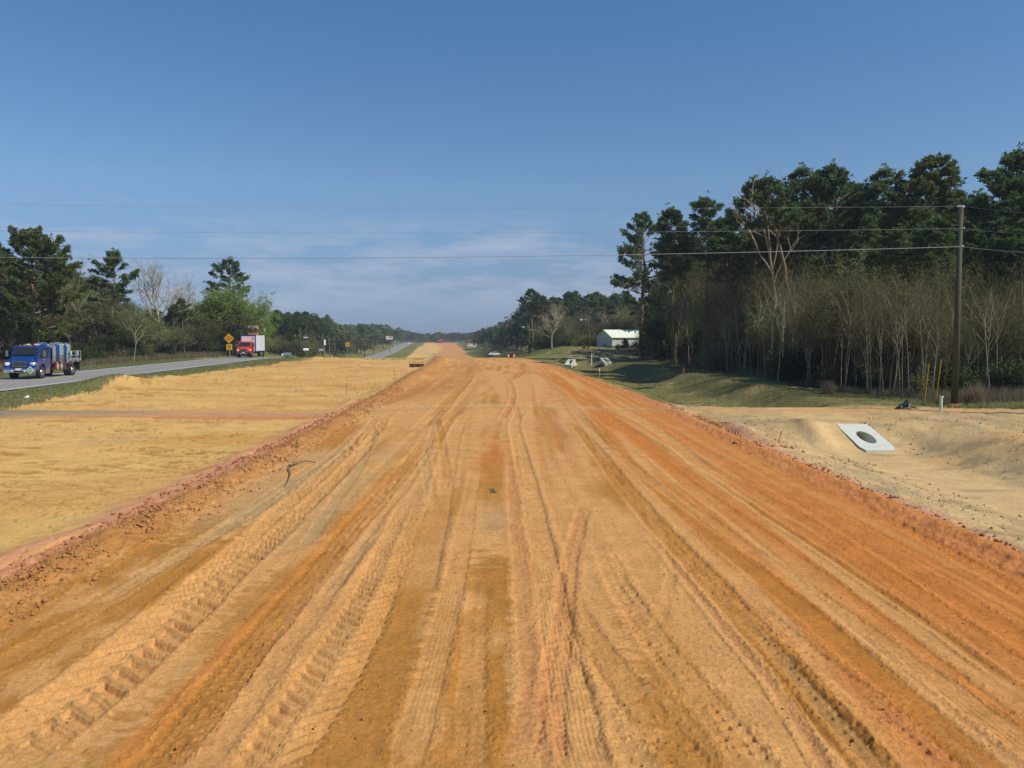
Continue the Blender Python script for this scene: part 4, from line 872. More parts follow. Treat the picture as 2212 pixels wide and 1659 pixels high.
n = 500; yy = 24+7*rg.random(n); xx = re_(yy)+.5+rg.normal(size=n)*.35
clods('soil_clods', xx, yy, .03+.09*rg.random(n)**2, 'clod', 'brown lumps of earth piled left of the concrete culvert end')
n = 1800; yy = 5+26*rg.random(n)**1.4; xx = -6+13*rg.random(n)
clods('soil_crumbs', xx, yy, .006+.012*rg.random(n)**2, 'clod', 'small crumbs and pebbles strewn over the dirt road')

# ------------------------------------------------------------------ utility poles and wires
def upole(X, Y, h, r, label, arm=None, lamp=False, transformer=False, group=None, ins=()):
    o = empty('utility_pole', (X, Y, hz(X, Y)), 0, label, 'utility pole', group)
    MB().tube((0, 0, -.2), (0, 0, h), r*1.25, r*.8, 14).build('shaft', M['polew'], o, smooth=True)
    if arm: MB().box((0, 0, h-arm[0]), (arm[1], .1, .12)).build('crossarm', M['polew'], o)
    if arm:
        for s in (-.45, -.1, .45): MB().tube((s*arm[1], 0, h-arm[0]+.06), (s*arm[1], 0, h-arm[0]+.25), .05, .05, 6).build('insulator', M['white'], o)
    if lamp:
        MB().tube((0, 0, h-.5), (-1.2, 0, h-.4), .03, n=6).build('lamp_arm', M['metal'], o); MB().box((-1.4, 0, h-.5), (.4, .25, .28)).build('lamp_head', M['white'], o, bevel=.05)
    if transformer: MB().tube((.42, -.1, h-3.1), (.42, -.1, h-1.7), .3, n=10).build('transformer', M['transf'], o)
    for zz, dx in ins:
        MB().tube((0, -.12, zz), (dx, -.26, zz+.03), .035, n=8).build('insulator', M['metal'], o)
    return o
def wire(pts, r, label, sag=0, grp='overhead wires'):
    P = []; a, b = Vector(pts[0]), Vector(pts[1])
    for i in range(41):
        t = i/40; q = a.lerp(b, t); q.z -= 4*sag*t*(1-t); P.append(q)
    T = TB(); T.tube([tuple(p) for p in P], [r]*41, 6)
    return tag(put('overhead_wire', T.mesh('overhead_wire', [M['wire']])), label, 'wire', grp)
PYp = 38.2; PXp, ztop = at(2076, 447, PYp); zb = hz(PXp, PYp); ph = ztop-zb
z2, z3 = at(2076, 495, PYp)[1], at(2076, 534, PYp)[1]
pole = upole(PXp, PYp, ph, .13, 'tall round wooden utility pole standing before the right wood', ins=((ph-.06, 0), (z2-zb, .05), (z3-zb, .02)))
MB().box((0, 0, ph+.03), (.34, .08, .07)).build('pole_top_bracket', M['metal'], pole)
MB().tube((0, 0, 0), (0, 0, .12), .5, .25, 12).build('earth_collar', M['clodr'], pole)
YL = 40.5; XL = at(-330, 700, YL)[0]
names = ('topmost thin wire crossing the whole sky', 'middle wire crossing the sky', 'lowest and thickest wire crossing the sky')
for (yl, yr, zz, r, sg, nm_) in ((439, 463, ztop, .005, .22, names[0]), (499, 505, z2, .006, .2, names[1]), (556, 546, z3, .014, .32, names[2])):
    zl = at(-330, yl, YL)[1]+.1; XR, zr = at(2330, yr+3, 33.5)
    wire([(XL, YL, zl), (PXp, PYp-.22, zz)], r, nm_+', left of the utility pole', sg)
    wire([(PXp, PYp-.22, zz), (XR, 33.5, zr)], r, nm_+', right of the utility pole', .08)
# splice kinks of the low wire
upole(XL, YL, at(-330, 430, YL)[1], .15, 'utility pole carrying the three wires beyond the left edge')
upole(at(2330, 700, 33.5)[0], 33.5, ph, .15, 'utility pole carrying the three wires beyond the right edge')
for (px0, py0, px1, py1, lab) in ((1996, 884, 2007, 786, 'left of two yellow guy wire guards beside the utility pole'), (2021, 884, 2033, 778, 'right of two yellow guy wire guards beside the utility pole')):
    a = at(px0, py0, 40.0); b = at(px1, py1, 39.6); o = MB().tube((a[0], 40, hz(a[0], 40)-.05), (b[0], 39.6, b[1]), .018, n=8).build('guy_guard', M['yellow']); tag(o, lab, 'guy guard')
def pp(px, base, top, Y, lab, **k):
    X = at(px, 700, Y)[0]; upole(X, Y, at(px, top, Y)[1]-hz(X, Y), .13, lab, group=k.pop('group', None), **k)
pp(567, 0, 690, 160, 'utility pole with a white transformer behind the box truck', arm=(.4, 1.8), transformer=True)
pp(648, 0, 707, 165, 'first utility pole beyond the box truck, with a crossarm', arm=(1.9, 2.4))
pp(697, 0, 719, 200, 'second utility pole beyond the box truck, with a small transformer', arm=(1.3, 2.2), transformer=True)
pp(721, 0, 727, 240, 'third utility pole beyond the box truck', arm=(1, 3.2)); pp(787, 0, 729, 330, 'distant utility pole before the bare sandy lot', arm=(1, 3)); pp(806, 0, 738, 390, 'distant short utility pole at the dark bank', arm=(.6, 2))
pp(1271, 0, 685, 150, 'utility pole with a white lamp left of the shed', lamp=True); pp(1265, 0, 672, 185, 'thin pole just behind the lamp pole')
pp(1189, 0, 689, 165, 'bare wooden pole in front of the reddish bare tree'); pp(1143, 0, 702, 185, 'dark pole with small fittings left of the wood', lamp=True)
o = tag(MB().box((0, 0, 0), (.9, .4, .25)).build('street_lamp', M['white']), 'white lamp head glinting before the woods beyond the box truck', 'street lamp'); o.location = (at(660, 729, 175)[0], 175, at(660, 729, 175)[1])
a = at(660, 729, 175); MB().tube((0, .05, -.1), (0, .05, hz(a[0], 175)-a[1]), .06, n=6).build('post', M['polew'], o)

# ------------------------------------------------------------------ trucks
def wheel(root, x, y, r=.5, w_=.28, side=1):
    o = MB().tube((x, y-w_/2, r), (x, y+w_/2, r), r, n=24).build('tyre', M['tyre'], None, bevel=0)
    o.name = 'wheel'; o.parent = root
    ys = y+side*w_/2
    MB().tube((x, ys-.02*side, r), (x, ys+.025*side, r), r*.56, r*.50, 20).build('rim', M['chrome'], o)
    MB().tube((x, ys, r), (x, ys+.09*side, r), r*.2, r*.14, 12).build('hub', M['chrome'], o)
def make_cab(root, paint, bumper):
    hw = 1.03
    MB().prism([(-1.7, .85), (-1.7, 2.42), (-1.6, 2.56), (-.35, 2.62), (-.1, 2.5), (.32, 1.82), (.36, 1.6), (.36, .85)], -hw, hw).build('cab', paint, root, bevel=.045)
    MB().prism([(.34, .95), (.34, 1.83), (.8, 1.66), (1.02, 1.5), (1.1, 1.3), (1.1, .9)], -.72, .72).build('hood', paint, root, bevel=.06)
    for s in (-1, 1):
        arch = [(.95*math.cos(a)*.68, .5+.70*math.sin(a)) for a in [R(v) for v in range(15, 171, 15)]]
        outer = [(-.62, .95), (-.58, 1.25), (-.3, 1.5), (.3, 1.58), (.75, 1.42), (1.04, 1.15), (1.06, .72), (.7, .72)]
        MB().prism(outer+arch, min(s*.70, s*1.17), max(s*.70, s*1.17)).build('fender', paint, root)
        MB().box((.98, s*.93, 1.2), (.24, .34, .2), rz=-s*.35, ry=.25).build('headlight', [M['lampw']], root, bevel=.04)
        MB().box((.9, s*1.11, 1.18), (.22, .09, .13), rz=-s*.3).build('turn_signal', M['amber'], root, bevel=.02)
        MB().slab([(-1.15, s*(hw+.004), 1.62), (-.05, s*(hw+.004), 1.62), (.05, s*(hw+.004), 1.86), (-.28, s*(hw+.004), 2.38), (-1.15, s*(hw+.004), 2.38)], .012, (0, s, 0)).build('side_window', M['glass'], root)
        MB().box((-.85, s*(hw+.006), 1.3), (.012, .014, .8)).box((-.2, s*(hw+.006), 1.25), (.012, .014, .7)).build('door_seam', M['black'], root)
        MB().box((-.72, s*(hw+.02), 1.5), (.16, .04, .04)).build('door_handle', M['chrome'], root)
        mr_ = MB().box((.12, s*1.42, 2.0), (.08, .2, .5)).build('mirror', M['chrome'], root, bevel=.02)
        MB().tube((.1, s*1.03, 2.2), (.12, s*1.4, 2.15), .018, n=6).tube((.1, s*1.03, 1.75), (.12, s*1.4, 1.85), .018, n=6).build('mirror_arm', M['black'], mr_)
        MB().box((-.75, s*.95, .62), (1.3, .3, .5)).build('fuel_tank', M['chrome'], root, bevel=.06)
        MB().box((-.9, s*1.12, .5), (.7, .06, .05)).build('step', M['chrome'], root)
        wheel(root, 0, s*1.0, side=s)
    MB().slab([(.36, -.93, 1.86), (.36, .93, 1.86), (-.06, .84, 2.5), (-.06, -.84, 2.5)], .012, (.8, 0, .55)).build('windshield', M['glass'], root)
    MB().tube((.385, -.7, 1.9), (.33, .05, 1.98), .012, n=5).tube((.385, .05, 1.9), (.33, .8, 1.98), .012, n=5).build('wiper', M['black'], root)
    g = MB().box((1.105, 0, 1.2), (.05, .98, .46)).build('grille', M['black'], root, bevel=.02)
    for i in range(6): MB().box((1.135, 0, 1.02+.072*i), (.03, .9, .022)).build('grille_bar', M['chrome'], g)
    MB().box((1.135, 0, 1.42), (.04, 1.0, .04)).box((1.135, 0, .975), (.04, 1.0, .04)).box((1.135, .48, 1.2), (.04, .05, .46)).box((1.135, -.48, 1.2), (.04, .05, .46)).build('grille_frame', M['chrome'], g)
    MB().prism([(.98, .52), (.98, .86), (1.22, .86), (1.25, .7), (1.2, .52)], -1.17, 1.17).build('bumper', bumper, root, bevel=.03)
    MB().box((1.235, -.05, .62), (.02, .72, .12)).build('bumper_opening', M['black'], root)
    for s in (-.5, .42): MB().tube((1.22, s, .66), (1.262, s, .66), .065, n=12).build('fog_light', M['lampw'], root)
    MB().box((1.262, -.03, .79), (.012, .42, .15)).build('licence_plate', M['white'], root)
    for s in (-.6, -.2, 0, .2, .6): MB().box((-.32, s, 2.645), (.1, .1, .05)).build('roof_marker_light', M['amber'], root)
    MB().box((-3.3, -.42, .72), (7.0, .09, .24)).box((-3.3, .42, .72), (7.0, .09, .24)).build('chassis_rail', M['black'], root)
HEAD = math.atan2(-1, .085)
YF = 62.6; XF = float(xh(YF))-5.95
bt = empty('flatbed_truck', (XF, YF, hz(XF, YF)+.06), HEAD, 'blue flatbed truck loaded with upright gas cylinders on the highway', 'truck')
make_cab(bt, M['blue'], M['chrome'])
for s in (-1, 1):
    for dy in (.78, 1.08): wheel(bt, -5.0, s*dy, side=s)
MB().box((-4.25, 0, 1.2), (4.9, 2.44, .14)).build('flatbed', M['brown'], bt)
for k in range(5): MB().box((-2.2-k*.95, 1.235, 1.2), (.12, .02, .05)).build('bed_marker_light', M['lampw'], bt)
MB().box((-3.05, .98, .86), (1.9, .42, .5)).build('toolbox', M['brown'], bt, bevel=.02)
for x_, m_ in ((-2.45, 'orange'), (-3.1, 'dgreen')):
    pl = MB().slab([(x_, 1.2, .62), (x_+.2, 1.2, .88), (x_, 1.2, 1.14), (x_-.2, 1.2, .88)], .012, (0, 1, 0)).build('placard', M['white'], bt); MB().slab([(x_, 1.213, .70), (x_+.14, 1.213, .88), (x_, 1.213, 1.06), (x_-.14, 1.213, .88)], .008, (0, 1, 0)).build('placard_print', M[m_], pl)
pl = MB().slab([(1.262, .86, .42), (1.262, 1.16, .72), (1.262, .86, 1.02), (1.262, .56, .72)], .014, (1, 0, 0)).build('placard', M['white'], bt)
MB().slab([(1.278, .86, .50), (1.278, 1.08, .72), (1.278, .86, .94), (1.278, .64, .72)], .006, (1, 0, 0)).build('placard_print', M['dgreen'], pl); MB().box((1.29, .86, .72), (.006, .24, .07)).build('placard_band', M['white'], pl)
MB().box((-6.45, .9, .8), (.08, .5, .7)).box((-6.45, -.9, .8), (.08, .5, .7)).build('mud_flap', M['black'], bt)
# door marks: a round pale crest above short bars
em = MB().tube((-.55, 1.034, 1.42), (-.55, 1.044, 1.42), .11, n=10).box((-.55, 1.039, 1.27), (.34, .01, .05)).box((-.55, 1.039, 1.14), (.26, .01, .12)).build('door_emblem', M['pinkw'], bt)
MB().box((-.62, 1.039, .99), (.22, .01, .05)).build('door_lettering', M['pinkw'], bt)
def rack(y, s):
    g = MB()
    for z_ in (1.3, 1.72, 2.1): g.box((-5.35, y, z_), (2.6, .05, .05))
    for x_ in (-4.07, -4.72, -4.95, -5.7, -5.93, -6.63): g.box((x_, y, 1.7), (.05, .055, .85))
    r_ = g.build('side_rack', M['grey'], bt)
    MB().box((-5.35, y, 1.4), (2.5, .03, .2)).build('rack_panel', M['grey'], r_)
    for x_ in (-4.35, -5.02, -5.65, -6.3): MB().tube((x_, y+s*.017, 1.4), (x_, y+s*.025, 1.4), .09, n=12).build('rack_hole', M['black'], r_)
    for x_ in (-4.83, -6.05):
        t_ = MB().box((x_, y+s*.03, 1.93), (.16, .012, .34)).build('rack_tag', M['white'], r_)
        if s > 0:
            for dz in (-.09, 0, .09): MB().box((x_, y+s*.038, 1.93+dz), (.09, .006, .035)).build('tag_print', M['blk'], t_)
rack(1.19, 1); rack(-1.19, -1)
MB().box((-1.9, 0, 1.85), (.07, 2.2, 1.1)).build('headboard', M['black'], bt)
for y_ in (1.1, -1.1): MB().tube((-1.85, y_, 1.1), (-1.85, y_, 2.75), .06, n=8).build('exhaust_stack', M['chrome'], bt)
MB().box((-3.0, 1.19, 1.75), (1.9, .04, .04)).box((-3.0, 1.19, 1.45), (1.9, .04, .04)).box((-3.4, 1.19, 1.5), (.04, .04, .6)).box((-2.6, 1.19, 1.5), (.04, .04, .6)).build('front_rail', M['brown'], bt)
MB().box((-.9, .3, 2.72), (.5, .12, .06)).box((-.9, -.3, 2.72), (.5, .12, .06)).build('roof_beacon', M['lampw'], bt)
ca, sa_ = math.cos(HEAD), math.sin(HEAD)
cylc = [(-2.35, .82, 'silver'), (-3.0, .82, 'cblue'), (-3.65, .85, 'silver'), (-4.35, .8, 'cblue'), (-5.0, .8, 'silver'), (-2.5, .1, 'cblue'), (-3.2, .1, 'silver'), (-4.0, .1, 'cblue'), (-4.8, .1, 'silver'), (-5.6, .1, 'cblue'), (-5.55, -.6, 'silver'), (-3.4, -.6, 'silver')]
for i, (x_, y_, m_) in enumerate(cylc):
    hh = 1.45+.06*(i % 3)
    side = 'near side' if y_ > .5 else ('middle' if y_ > 0 else 'far side')
    posn = ['first', 'second', 'third', 'fourth', 'fifth', 'first', 'second', 'third', 'fourth', 'fifth', 'second', 'first'][i]
    c_ = empty('gas_cylinder', (XF+ca*x_-sa_*y_, YF+sa_*x_+ca*y_, bt.location.z+1.27), HEAD, '%s gas cylinder, %s from the cab in the %s row on the blue truck' % ({'silver': 'silvery', 'cblue': 'blue'}[m_], posn, side), 'gas cylinder', 'gas cylinders on the blue truck')
    MB().tube((0, 0, 0), (0, 0, hh-.2), .27, n=18).tube((0, 0, hh-.2), (0, 0, hh-.1), .27, .16, n=18, caps=False).tube((0, 0, hh-.1), (0, 0, hh-.09), .16, n=18).build('tank', M[m_], c_)
    MB().tube((0, 0, hh-.09), (0, 0, hh+.02), .03, n=8).build('valve', M['chrome'], c_)
    r_ = MB()
    for k in range(12):
        a0, a1 = k*math.pi/6, (k+1)*math.pi/6; r_.tube((.2*math.cos(a0), .2*math.sin(a0), hh), (.2*math.cos(a1), .2*math.sin(a1), hh), .018, n=5)
    for k in range(4): r_.tube((.2*math.cos(k*1.57), .2*math.sin(k*1.57), hh-.15), (.2*math.cos(k*1.57), .2*math.sin(k*1.57), hh), .016, n=5)
    r_.build('guard_ring', M['metal'], c_)
# red box truck
YB = 131.0; XB = float(xh(YB))-5.9
rt_ = empty('box_truck', (XB, YB, hz(XB, YB)+.1), HEAD, 'red box truck with a white cargo body driving on the highway', 'truck')
make_cab(rt_, M['redp'], M['black'])
for s in (-1, 1):
    for dy in (.78, 1.08): wheel(rt_, -6.0, s*dy, side=s)
bx = MB().box((-5.3, 0, 2.3), (6.6, 2.5, 2.7)).build('cargo_box', M['white'], rt_)
MB().box((-1.985, 0, 2.42), (.03, 2.1, 2.1)).build('shaded_front_panel', M['pinkw'], bx)  # pinkish tint puts the weaker light on the box front into its colour
fr = MB()
for s in (-1, 1): fr.box((-2.0, s*1.2, 2.3), (.10, .16, 2.74)); fr.box((-5.3, s*1.255, .98), (6.6, .02, .08))
fr.box((-2.0, 0, 3.6), (.1, 2.5, .16)); fr.build('corner_trim', M['purple'], bx)
lg = MB(); 
for (y0, z0, y1, z1) in ((.55, 3.1, .75, 3.3), (.75, 3.3, .95, 3.1), (.95, 3.1, .75, 2.9), (.75, 2.9, .55, 3.1)): lg.tube((-1.96, y0, z0), (-1.96, y1, z1), .03, n=4)
lg.build('box_emblem', M['black'], bx)
MB().box((-8.62, 0, .75), (.1, 2.3, .12)).build('rear_bumper', M['black'], rt_)

# ------------------------------------------------------------------ signs
X0, _ = at(496, 790, 86); z0 = hz(X0, 86)
sg = empty('warning_sign', (X0, 86, z0), 0, 'yellow diamond warning sign reading HILL BLOCKS VIEW above a 45 MPH plaque', 'road sign')
zc = at(490, 731, 86)[1]-z0
tl = -.02
MB().tube((0.12, 0, -.2), (-.05, 0, zc+.4), .035, n=8).build('post', M['metal'], sg)
dm = MB().slab([(0, -.045, zc-.56), (.56, -.045, zc), (0, -.045, zc+.56), (-.56, -.045, zc)], .012, (0, -1, 0)).build('diamond_panel', M['yellow'], sg)
bd = MB()
for (a_, b_) in (((0, -.5), (.5, 0)), ((.5, 0), (0, .5)), ((0, .5), (-.5, 0)), ((-.5, 0), (0, -.5))): bd.tube((a_[0], -.058, zc+a_[1]), (b_[0], -.058, zc+b_[1]), .012, n=4)
bd.build('sign_border', M['blk'], dm)
for s_, dz in (('HILL', .19), ('BLOCKS', 0), ('VIEW', -.19)): text_mesh(s_, .21, 'lettering', M['blk'], dm, (0, -.062, zc+dz), (math.pi/2, 0, 0), .95)
pq = MB().box((.03, -.05, zc-.95), (.62, .012, .62)).build('speed_plaque', M['yellow'], sg)
text_mesh('45', .42, 'lettering', M['blk'], pq, (.03, -.062, zc-.86), (math.pi/2, 0, 0)); text_mesh('MPH', .17, 'lettering', M['blk'], pq, (.03, -.062, zc-1.15), (math.pi/2, 0, 0))
Xs_, _ = at(751, 745, 215); zs = hz(Xs_, 215); zc = at(751, 744, 215)[1]-zs
s2 = empty('junction_sign', (Xs_, 215, zs), 0, 'small square yellow junction sign further along the highway', 'road sign')
MB().tube((0, 0, -.2), (0, 0, zc), .06, n=6).build('post', M['metal'], s2); d2 = MB().box((0, -.08, zc), (1.1, .02, 1.1)).build('sign_panel', M['yellow'], s2)
MB().box((-.05, -.1, zc), (.1, .02, .7)).box((.15, -.1, zc+.05), (.4, .02, .1)).build('sign_symbol', M['blk'], d2)
# tall advertising board behind the box truck
Xb, zt_ = at(547, 703, 148); zbd = hz(Xb, 148); zt_ -= zbd
bb = empty('roadside_billboard', (Xb, 148, zbd), 0, 'white and brown advertising board showing above the box truck', 'billboard')
MB().box((0, 0, zt_-1.6), (2.0, .2, 3.2)).build('board', M['boardb'], bb)
MB().box((0, -.12, zt_-.35), (1.9, .03, .6)).build('top_band', M['white'], bb); MB().tube((-.5, -.12, zt_-.75), (-.5, -.15, zt_-.75), .3, n=12).tube((.5, -.12, zt_-.8), (.5, -.15, zt_-.8), .35, n=12).build('picture_shape', M['brown'], bb)
MB().box((0, -.12, zt_-1.6), (1.9, .03, .2)).box((0, -.12, zt_-2.4), (1.9, .03, .15)).build('pale_band', M['pinkw'], bb)
MB().box((-.8, 0, (zt_-3.2)/2), (.15, .15, zt_-3.2)).box((.8, 0, (zt_-3.2)/2), (.15, .15, zt_-3.2)).build('board_leg', M['polew'], bb)
Xb, zt_ = at(841, 726, 420); zbd = hz(Xb, 420); zt_ -= zbd
bb = empty('lot_sign', (Xb, 420, zbd), 0, 'small white and orange board beside the distant highway', 'billboard')
MB().box((0, 0, zt_-.9), (3.6, .15, 1.8)).build('board', M['white'], bb); MB().box((.5, -.09, zt_-.6), (1.8, .03, .7)).build('picture_shape', M['orange'], bb); MB().tube((0, 0, 0), (0, 0, zt_-1.8), .12, n=6).build('post', M['polew'], bb)

# ------------------------------------------------------------------ mailboxes, markers, stakes
def mailbox(px, py, Y, mat, label, s=1.0, post=True):
    X, zc = at(px, py, Y); z0 = hz(X, Y)
    o = empty('mailbox', (X, Y, z0), .3, label, 'mailbox'); zc = max(zc-z0, .45)
    pf = [(-.1*s, 0), (.1*s, 0), (.1*s, .14*s), (.07*s, .21*s), (0, .24*s), (-.07*s, .21*s), (-.1*s, .14*s)]
    m_ = MB(); n_ = len(pf); l_ = .3*s
    m_.add([(-l_, a, zc+b) for a, b in pf]+[(l_, a, zc+b) for a, b in pf], [tuple(range(n_)), tuple(range(2*n_-1, n_-1, -1))]+[(i, n_+i, n_+(i+1) % n_, (i+1) % n_) for i in range(n_)])
    b_ = m_.build('box', M[mat], o); MB().box((-l_-.01*s, 0, zc+.1*s), (.02*s, .16*s, .17*s)).build('door', M['black'], b_)
    if post: MB().box((0, 0, zc/2-.1), (.1, .1, zc+.18)).build('post', M['polew'], o)
mailbox(614, 768, 150, 'white', 'white mailbox right of the box truck', 1.5); mailbox(661, 757, 172, 'white', 'white mailbox near the first utility pole beyond the truck', 1.9); mailbox(694, 758, 182, 'grey', 'pale grey mailbox left of the second utility pole beyond the truck', 1.8)
mailbox(621, 772, 118, 'gmail', 'grey rounded mailbox on the near highway verge', 1.9)
def post(px, pyb, pyt, Y, w_, mat, label, nm='survey_stake', cat='stake', tip=None, lean=0):
    X = at(px, pyb, Y)[0]; z0 = hz(X, Y); h = max(at(px, pyt, Y)[1]-z0, .3)
    m_ = MB(); m_.box((lean*.5*h, 0, h/2-.1), (w_, w_*.6, h+.2), ry=math.atan(lean))
    o = empty(nm, (X, Y, z0), 0, label, cat); m_.build('stake', M[mat], o)
    if tip: MB().box((lean*h*.95, 0, h*.88), (w_*1.15, w_*.8, h*.22), ry=math.atan(lean)).build('painted_tip', M[tip], o)
    return o
gy = lambda px, py, z=0: gp(px, py, z)[1]
post(1295, 816, 796, 64, .07, 'wood', 'pale lath stake at the grass edge of the dirt road', tip='white'); post(1477, 812, 794, 68, .06, 'wood', 'orange topped lath stake in the grassy ditch bank', tip='orange')
post(749, 848, 828, 48.5, .04, 'wood', 'thin wooden stake in the sand field nearer the camera'); post(852, 812, 795, 71, .045, 'wood', 'thin wooden stake in the sand field near the dark silt fence')
post(1677, 972, 930, 24.6, .035, 'wood', 'leaning wooden stake by the clay edge left of the concrete culvert end', lean=.28)
post(640, 985, 968, 23.2, .03, 'stick', 'short broken stake on the pink edge of the sand field', lean=.1)
post(1278, 779, 757, 112, .12, 'white', 'red and white marker post left of the shed', nm='marker_post', cat='marker post', tip='rust'); post(1268, 770, 762, 140, .18, 'pvc', 'short pale green marker beside the lamp pole', nm='marker_post', cat='marker post')
for px, Y, lab in ((497-12, 150, 'weathered fence post left of the narrow bare tree'), (538-0, 150, 'weathered fence post below the bright green tree')):
    post(px-70, 770, 755, Y, .22, 'wood', lab, nm='fence_post', cat='fence post')
# vent pipe
Xv, Yv = at(2033, 880, 35.6)[0], 35.6
o = empty('vent_pipe', (Xv, Yv, hz(Xv, Yv)), 0, 'short pale green pipe with a cap, left of the utility pole base', 'pipe')
MB().tube((0, 0, -.2), (0, 0, .66), .062, n=16).build('pipe', M['pvc'], o, smooth=False); MB().tube((0, 0, .64), (0, 0, .71), .085, n=16).build('cap', M['pvc'], o)
# crumpled black sheet
Xk = at(1958, 880, 36.8)[0]; rr = random.Random(4); vs = []; fs = []
for i in range(9):
    for j in range(7):
        u, v = i/8-.5, j/6-.5; hgt = max(0, .42*(1-abs(u)*1.9)*(1-abs(v)*1.3))*(.6+.7*rr.random()); vs.append((u*.95+rr.uniform(-.05, .05), v*.6+rr.uniform(-.05, .05), hgt))
for i in range(8):
    for j in range(6): a_ = i*7+j; fs.append((a_, a_+7, a_+8, a_+1))
o = MB().add(vs, fs).build('black_sheet', M['plastic']); o.location = (Xk, 36.8, hz(Xk, 36.8)); tag(o, 'crumpled black plastic sheet at the foot of the right wood', 'plastic sheet')
# litter
Xl, Yl = gp(52, 860); o = MB().add([(0, 0, .02), (.22, .03, .05), (.2, .2, .12), (.02, .18, .04), (.1, .1, .16)], [(0, 1, 4), (1, 2, 4), (2, 3, 4), (3, 0, 4)]).build('litter', M['white']); o.location = (Xl, Yl, hz(Xl, Yl)); tag(o, 'scrap of white litter on the near verge below the blue truck', 'litter')
# silt fence remnant
Xf = at(900, 785, 92)[0]; zf = hz(Xf, 92)
o = empty('silt_fence', (Xf, 92, zf), .05, 'dark brown strip of silt fence standing in the sand field', 'silt fence')
zt1, zb1 = at(900, 783, 92)[1]-zf, at(900, 788, 92)[1]-zf
sf = MB(); N = 12
for i in range(N+1):
    x_ = -.85+1.7*i/N; yy_ = .05*math.sin(i*1.3); sf.v += [(x_, yy_, -.05), (x_, yy_+.02, .38+.03*math.sin(i*2.1))]
sf.f = [(2*i, 2*i+2, 2*i+3, 2*i+1) for i in range(N)]; sf.m = [0]*N
fb = sf.build('fabric', M['silt'], o); so_ = fb.modifiers.new('s', 'SOLIDIFY'); so_.thickness = .02
for x_ in (-.85, -.2, .65): MB().box((x_, .05, .25), (.05, .04, .62)).build('post', M['wood'], o)
# barrels by the far crossing
def barrel(px, Y, label, h=.62):
    X = at(px, 765, Y)[0]; o = empty('traffic_barrel', (X, Y, hz(X, Y)), 0, label, 'traffic barrel')
    MB().tube((0, 0, 0), (0, 0, .08), .26, n=14).build('base', M['black'], o)
    b_ = MB().tube((0, 0, .08), (0, 0, h), .18, .12, n=14).build('drum', M['orange'], o)
    for z_ in (.2, .4): MB().tube((0, 0, z_), (0, 0, z_+.1), .187-.08*z_, .178-.08*z_, n=14, caps=False).build('reflective_band', M['white'], b_)
barrel(1098, 133, 'left of the two orange and white barrels at the far crossing'); barrel(1110, 133, 'right of the two orange and white barrels at the far crossing'); barrel(941, 133, 'lone orange barrel on the dirt road at the far crossing')
X = at(1104, 765, 135)[0]; MBo = MB().tube((-.4, 0, .35), (.4, 0, .35), .35, n=14); o = MBo.build('drain_pipe', M['black']); o.location = (X, 135, hz(X, 135)); tag(o, 'dark pipe section lying between the two barrels', 'pipe')
# red machine at the end of the road
def dozer(px, Y, label):
    X = at(px, 738, Y)[0]; o = empty('excavator', (X, Y, hz(X, Y)), .4, label, 'excavator')
    for s in (-1, 1): MB().prism([(-1.9, .25), (-1.6, 0), (1.6, 0), (1.9, .25), (1.9, .7), (1.6, .9), (-1.6, .9), (-1.9, .7)], s*1.2-.3, s*1.2+.3).build('track', M['black'], o)
    MB().box((-.3, 0, 1.6), (3.4, 2.6, 1.1)).build('body', M['rust'], o, bevel=.1); c_ = MB().box((.7, -.6, 2.7), (1.4, 1.2, 1.4)).build('cab', M['rust'], o, bevel=.06); MB().box((1.42, -.6, 2.8), (.03, 1.0, 1.0)).build('window', M['glass'], c_)
    MB().tube((1.2, .4, 1.8), (3.6, .4, 4.2), .28, n=6).tube((3.6, .4, 4.2), (5.4, .4, 2.0), .22, n=6).build('boom', M['rust'], o); MB().prism([(5.1, 1.2), (5.6, 2.1), (6.0, 1.9), (6.1, 1.0)], 0, .8).build('bucket', M['rust'], o)
dozer(950, 690, 'rust red excavator at work on the far crest of the dirt road')
# small cars
def car(px, py, Y, mat, label, rz):
    X, z = at(px, py, Y); z = max(z, hz(X, Y)); o = empty('parked_car', (X, Y, hz(X, Y)+.05), rz, label, 'car')
    MB().prism([(-2.2, .35), (-2.25, .85), (-1.7, .95), (-1.2, 1.42), (.5, 1.45), (1.1, .98), (2.1, .85), (2.25, .4)], -.9, .9).build('body', M[mat], o, bevel=.06)
    for s in (-1, 1):
        MB().slab([(-1.5, s*.905, .98), (-1.1, s*.905, 1.34), (.42, s*.905, 1.36), (.85, s*.905, .98)], .01, (0, s, 0)).build('side_window', M['glass'], o)
        for x_ in (-1.4, 1.4): MB().tube((x_, s*.75, .33), (x_, s*.93, .33), .33, n=14).build('wheel', M['tyre'], o)
    MB().slab([(.56, -.75, 1.42), (.56, .75, 1.42), (1.08, .75, 1.0), (1.08, -.75, 1.0)], .01, (.6, 0, .6)).build('windshield', M['glass'], o)
Yc_ = 640; car(1106+(float(xh(Yc_))-2.2)/Yc_*FP, 739, Yc_, 'white', 'white car on the crest of the distant highway', HEAD); 
car(1068, 747, 300, 'white', 'pale car parked by the green lawn right of the dirt road', .3)

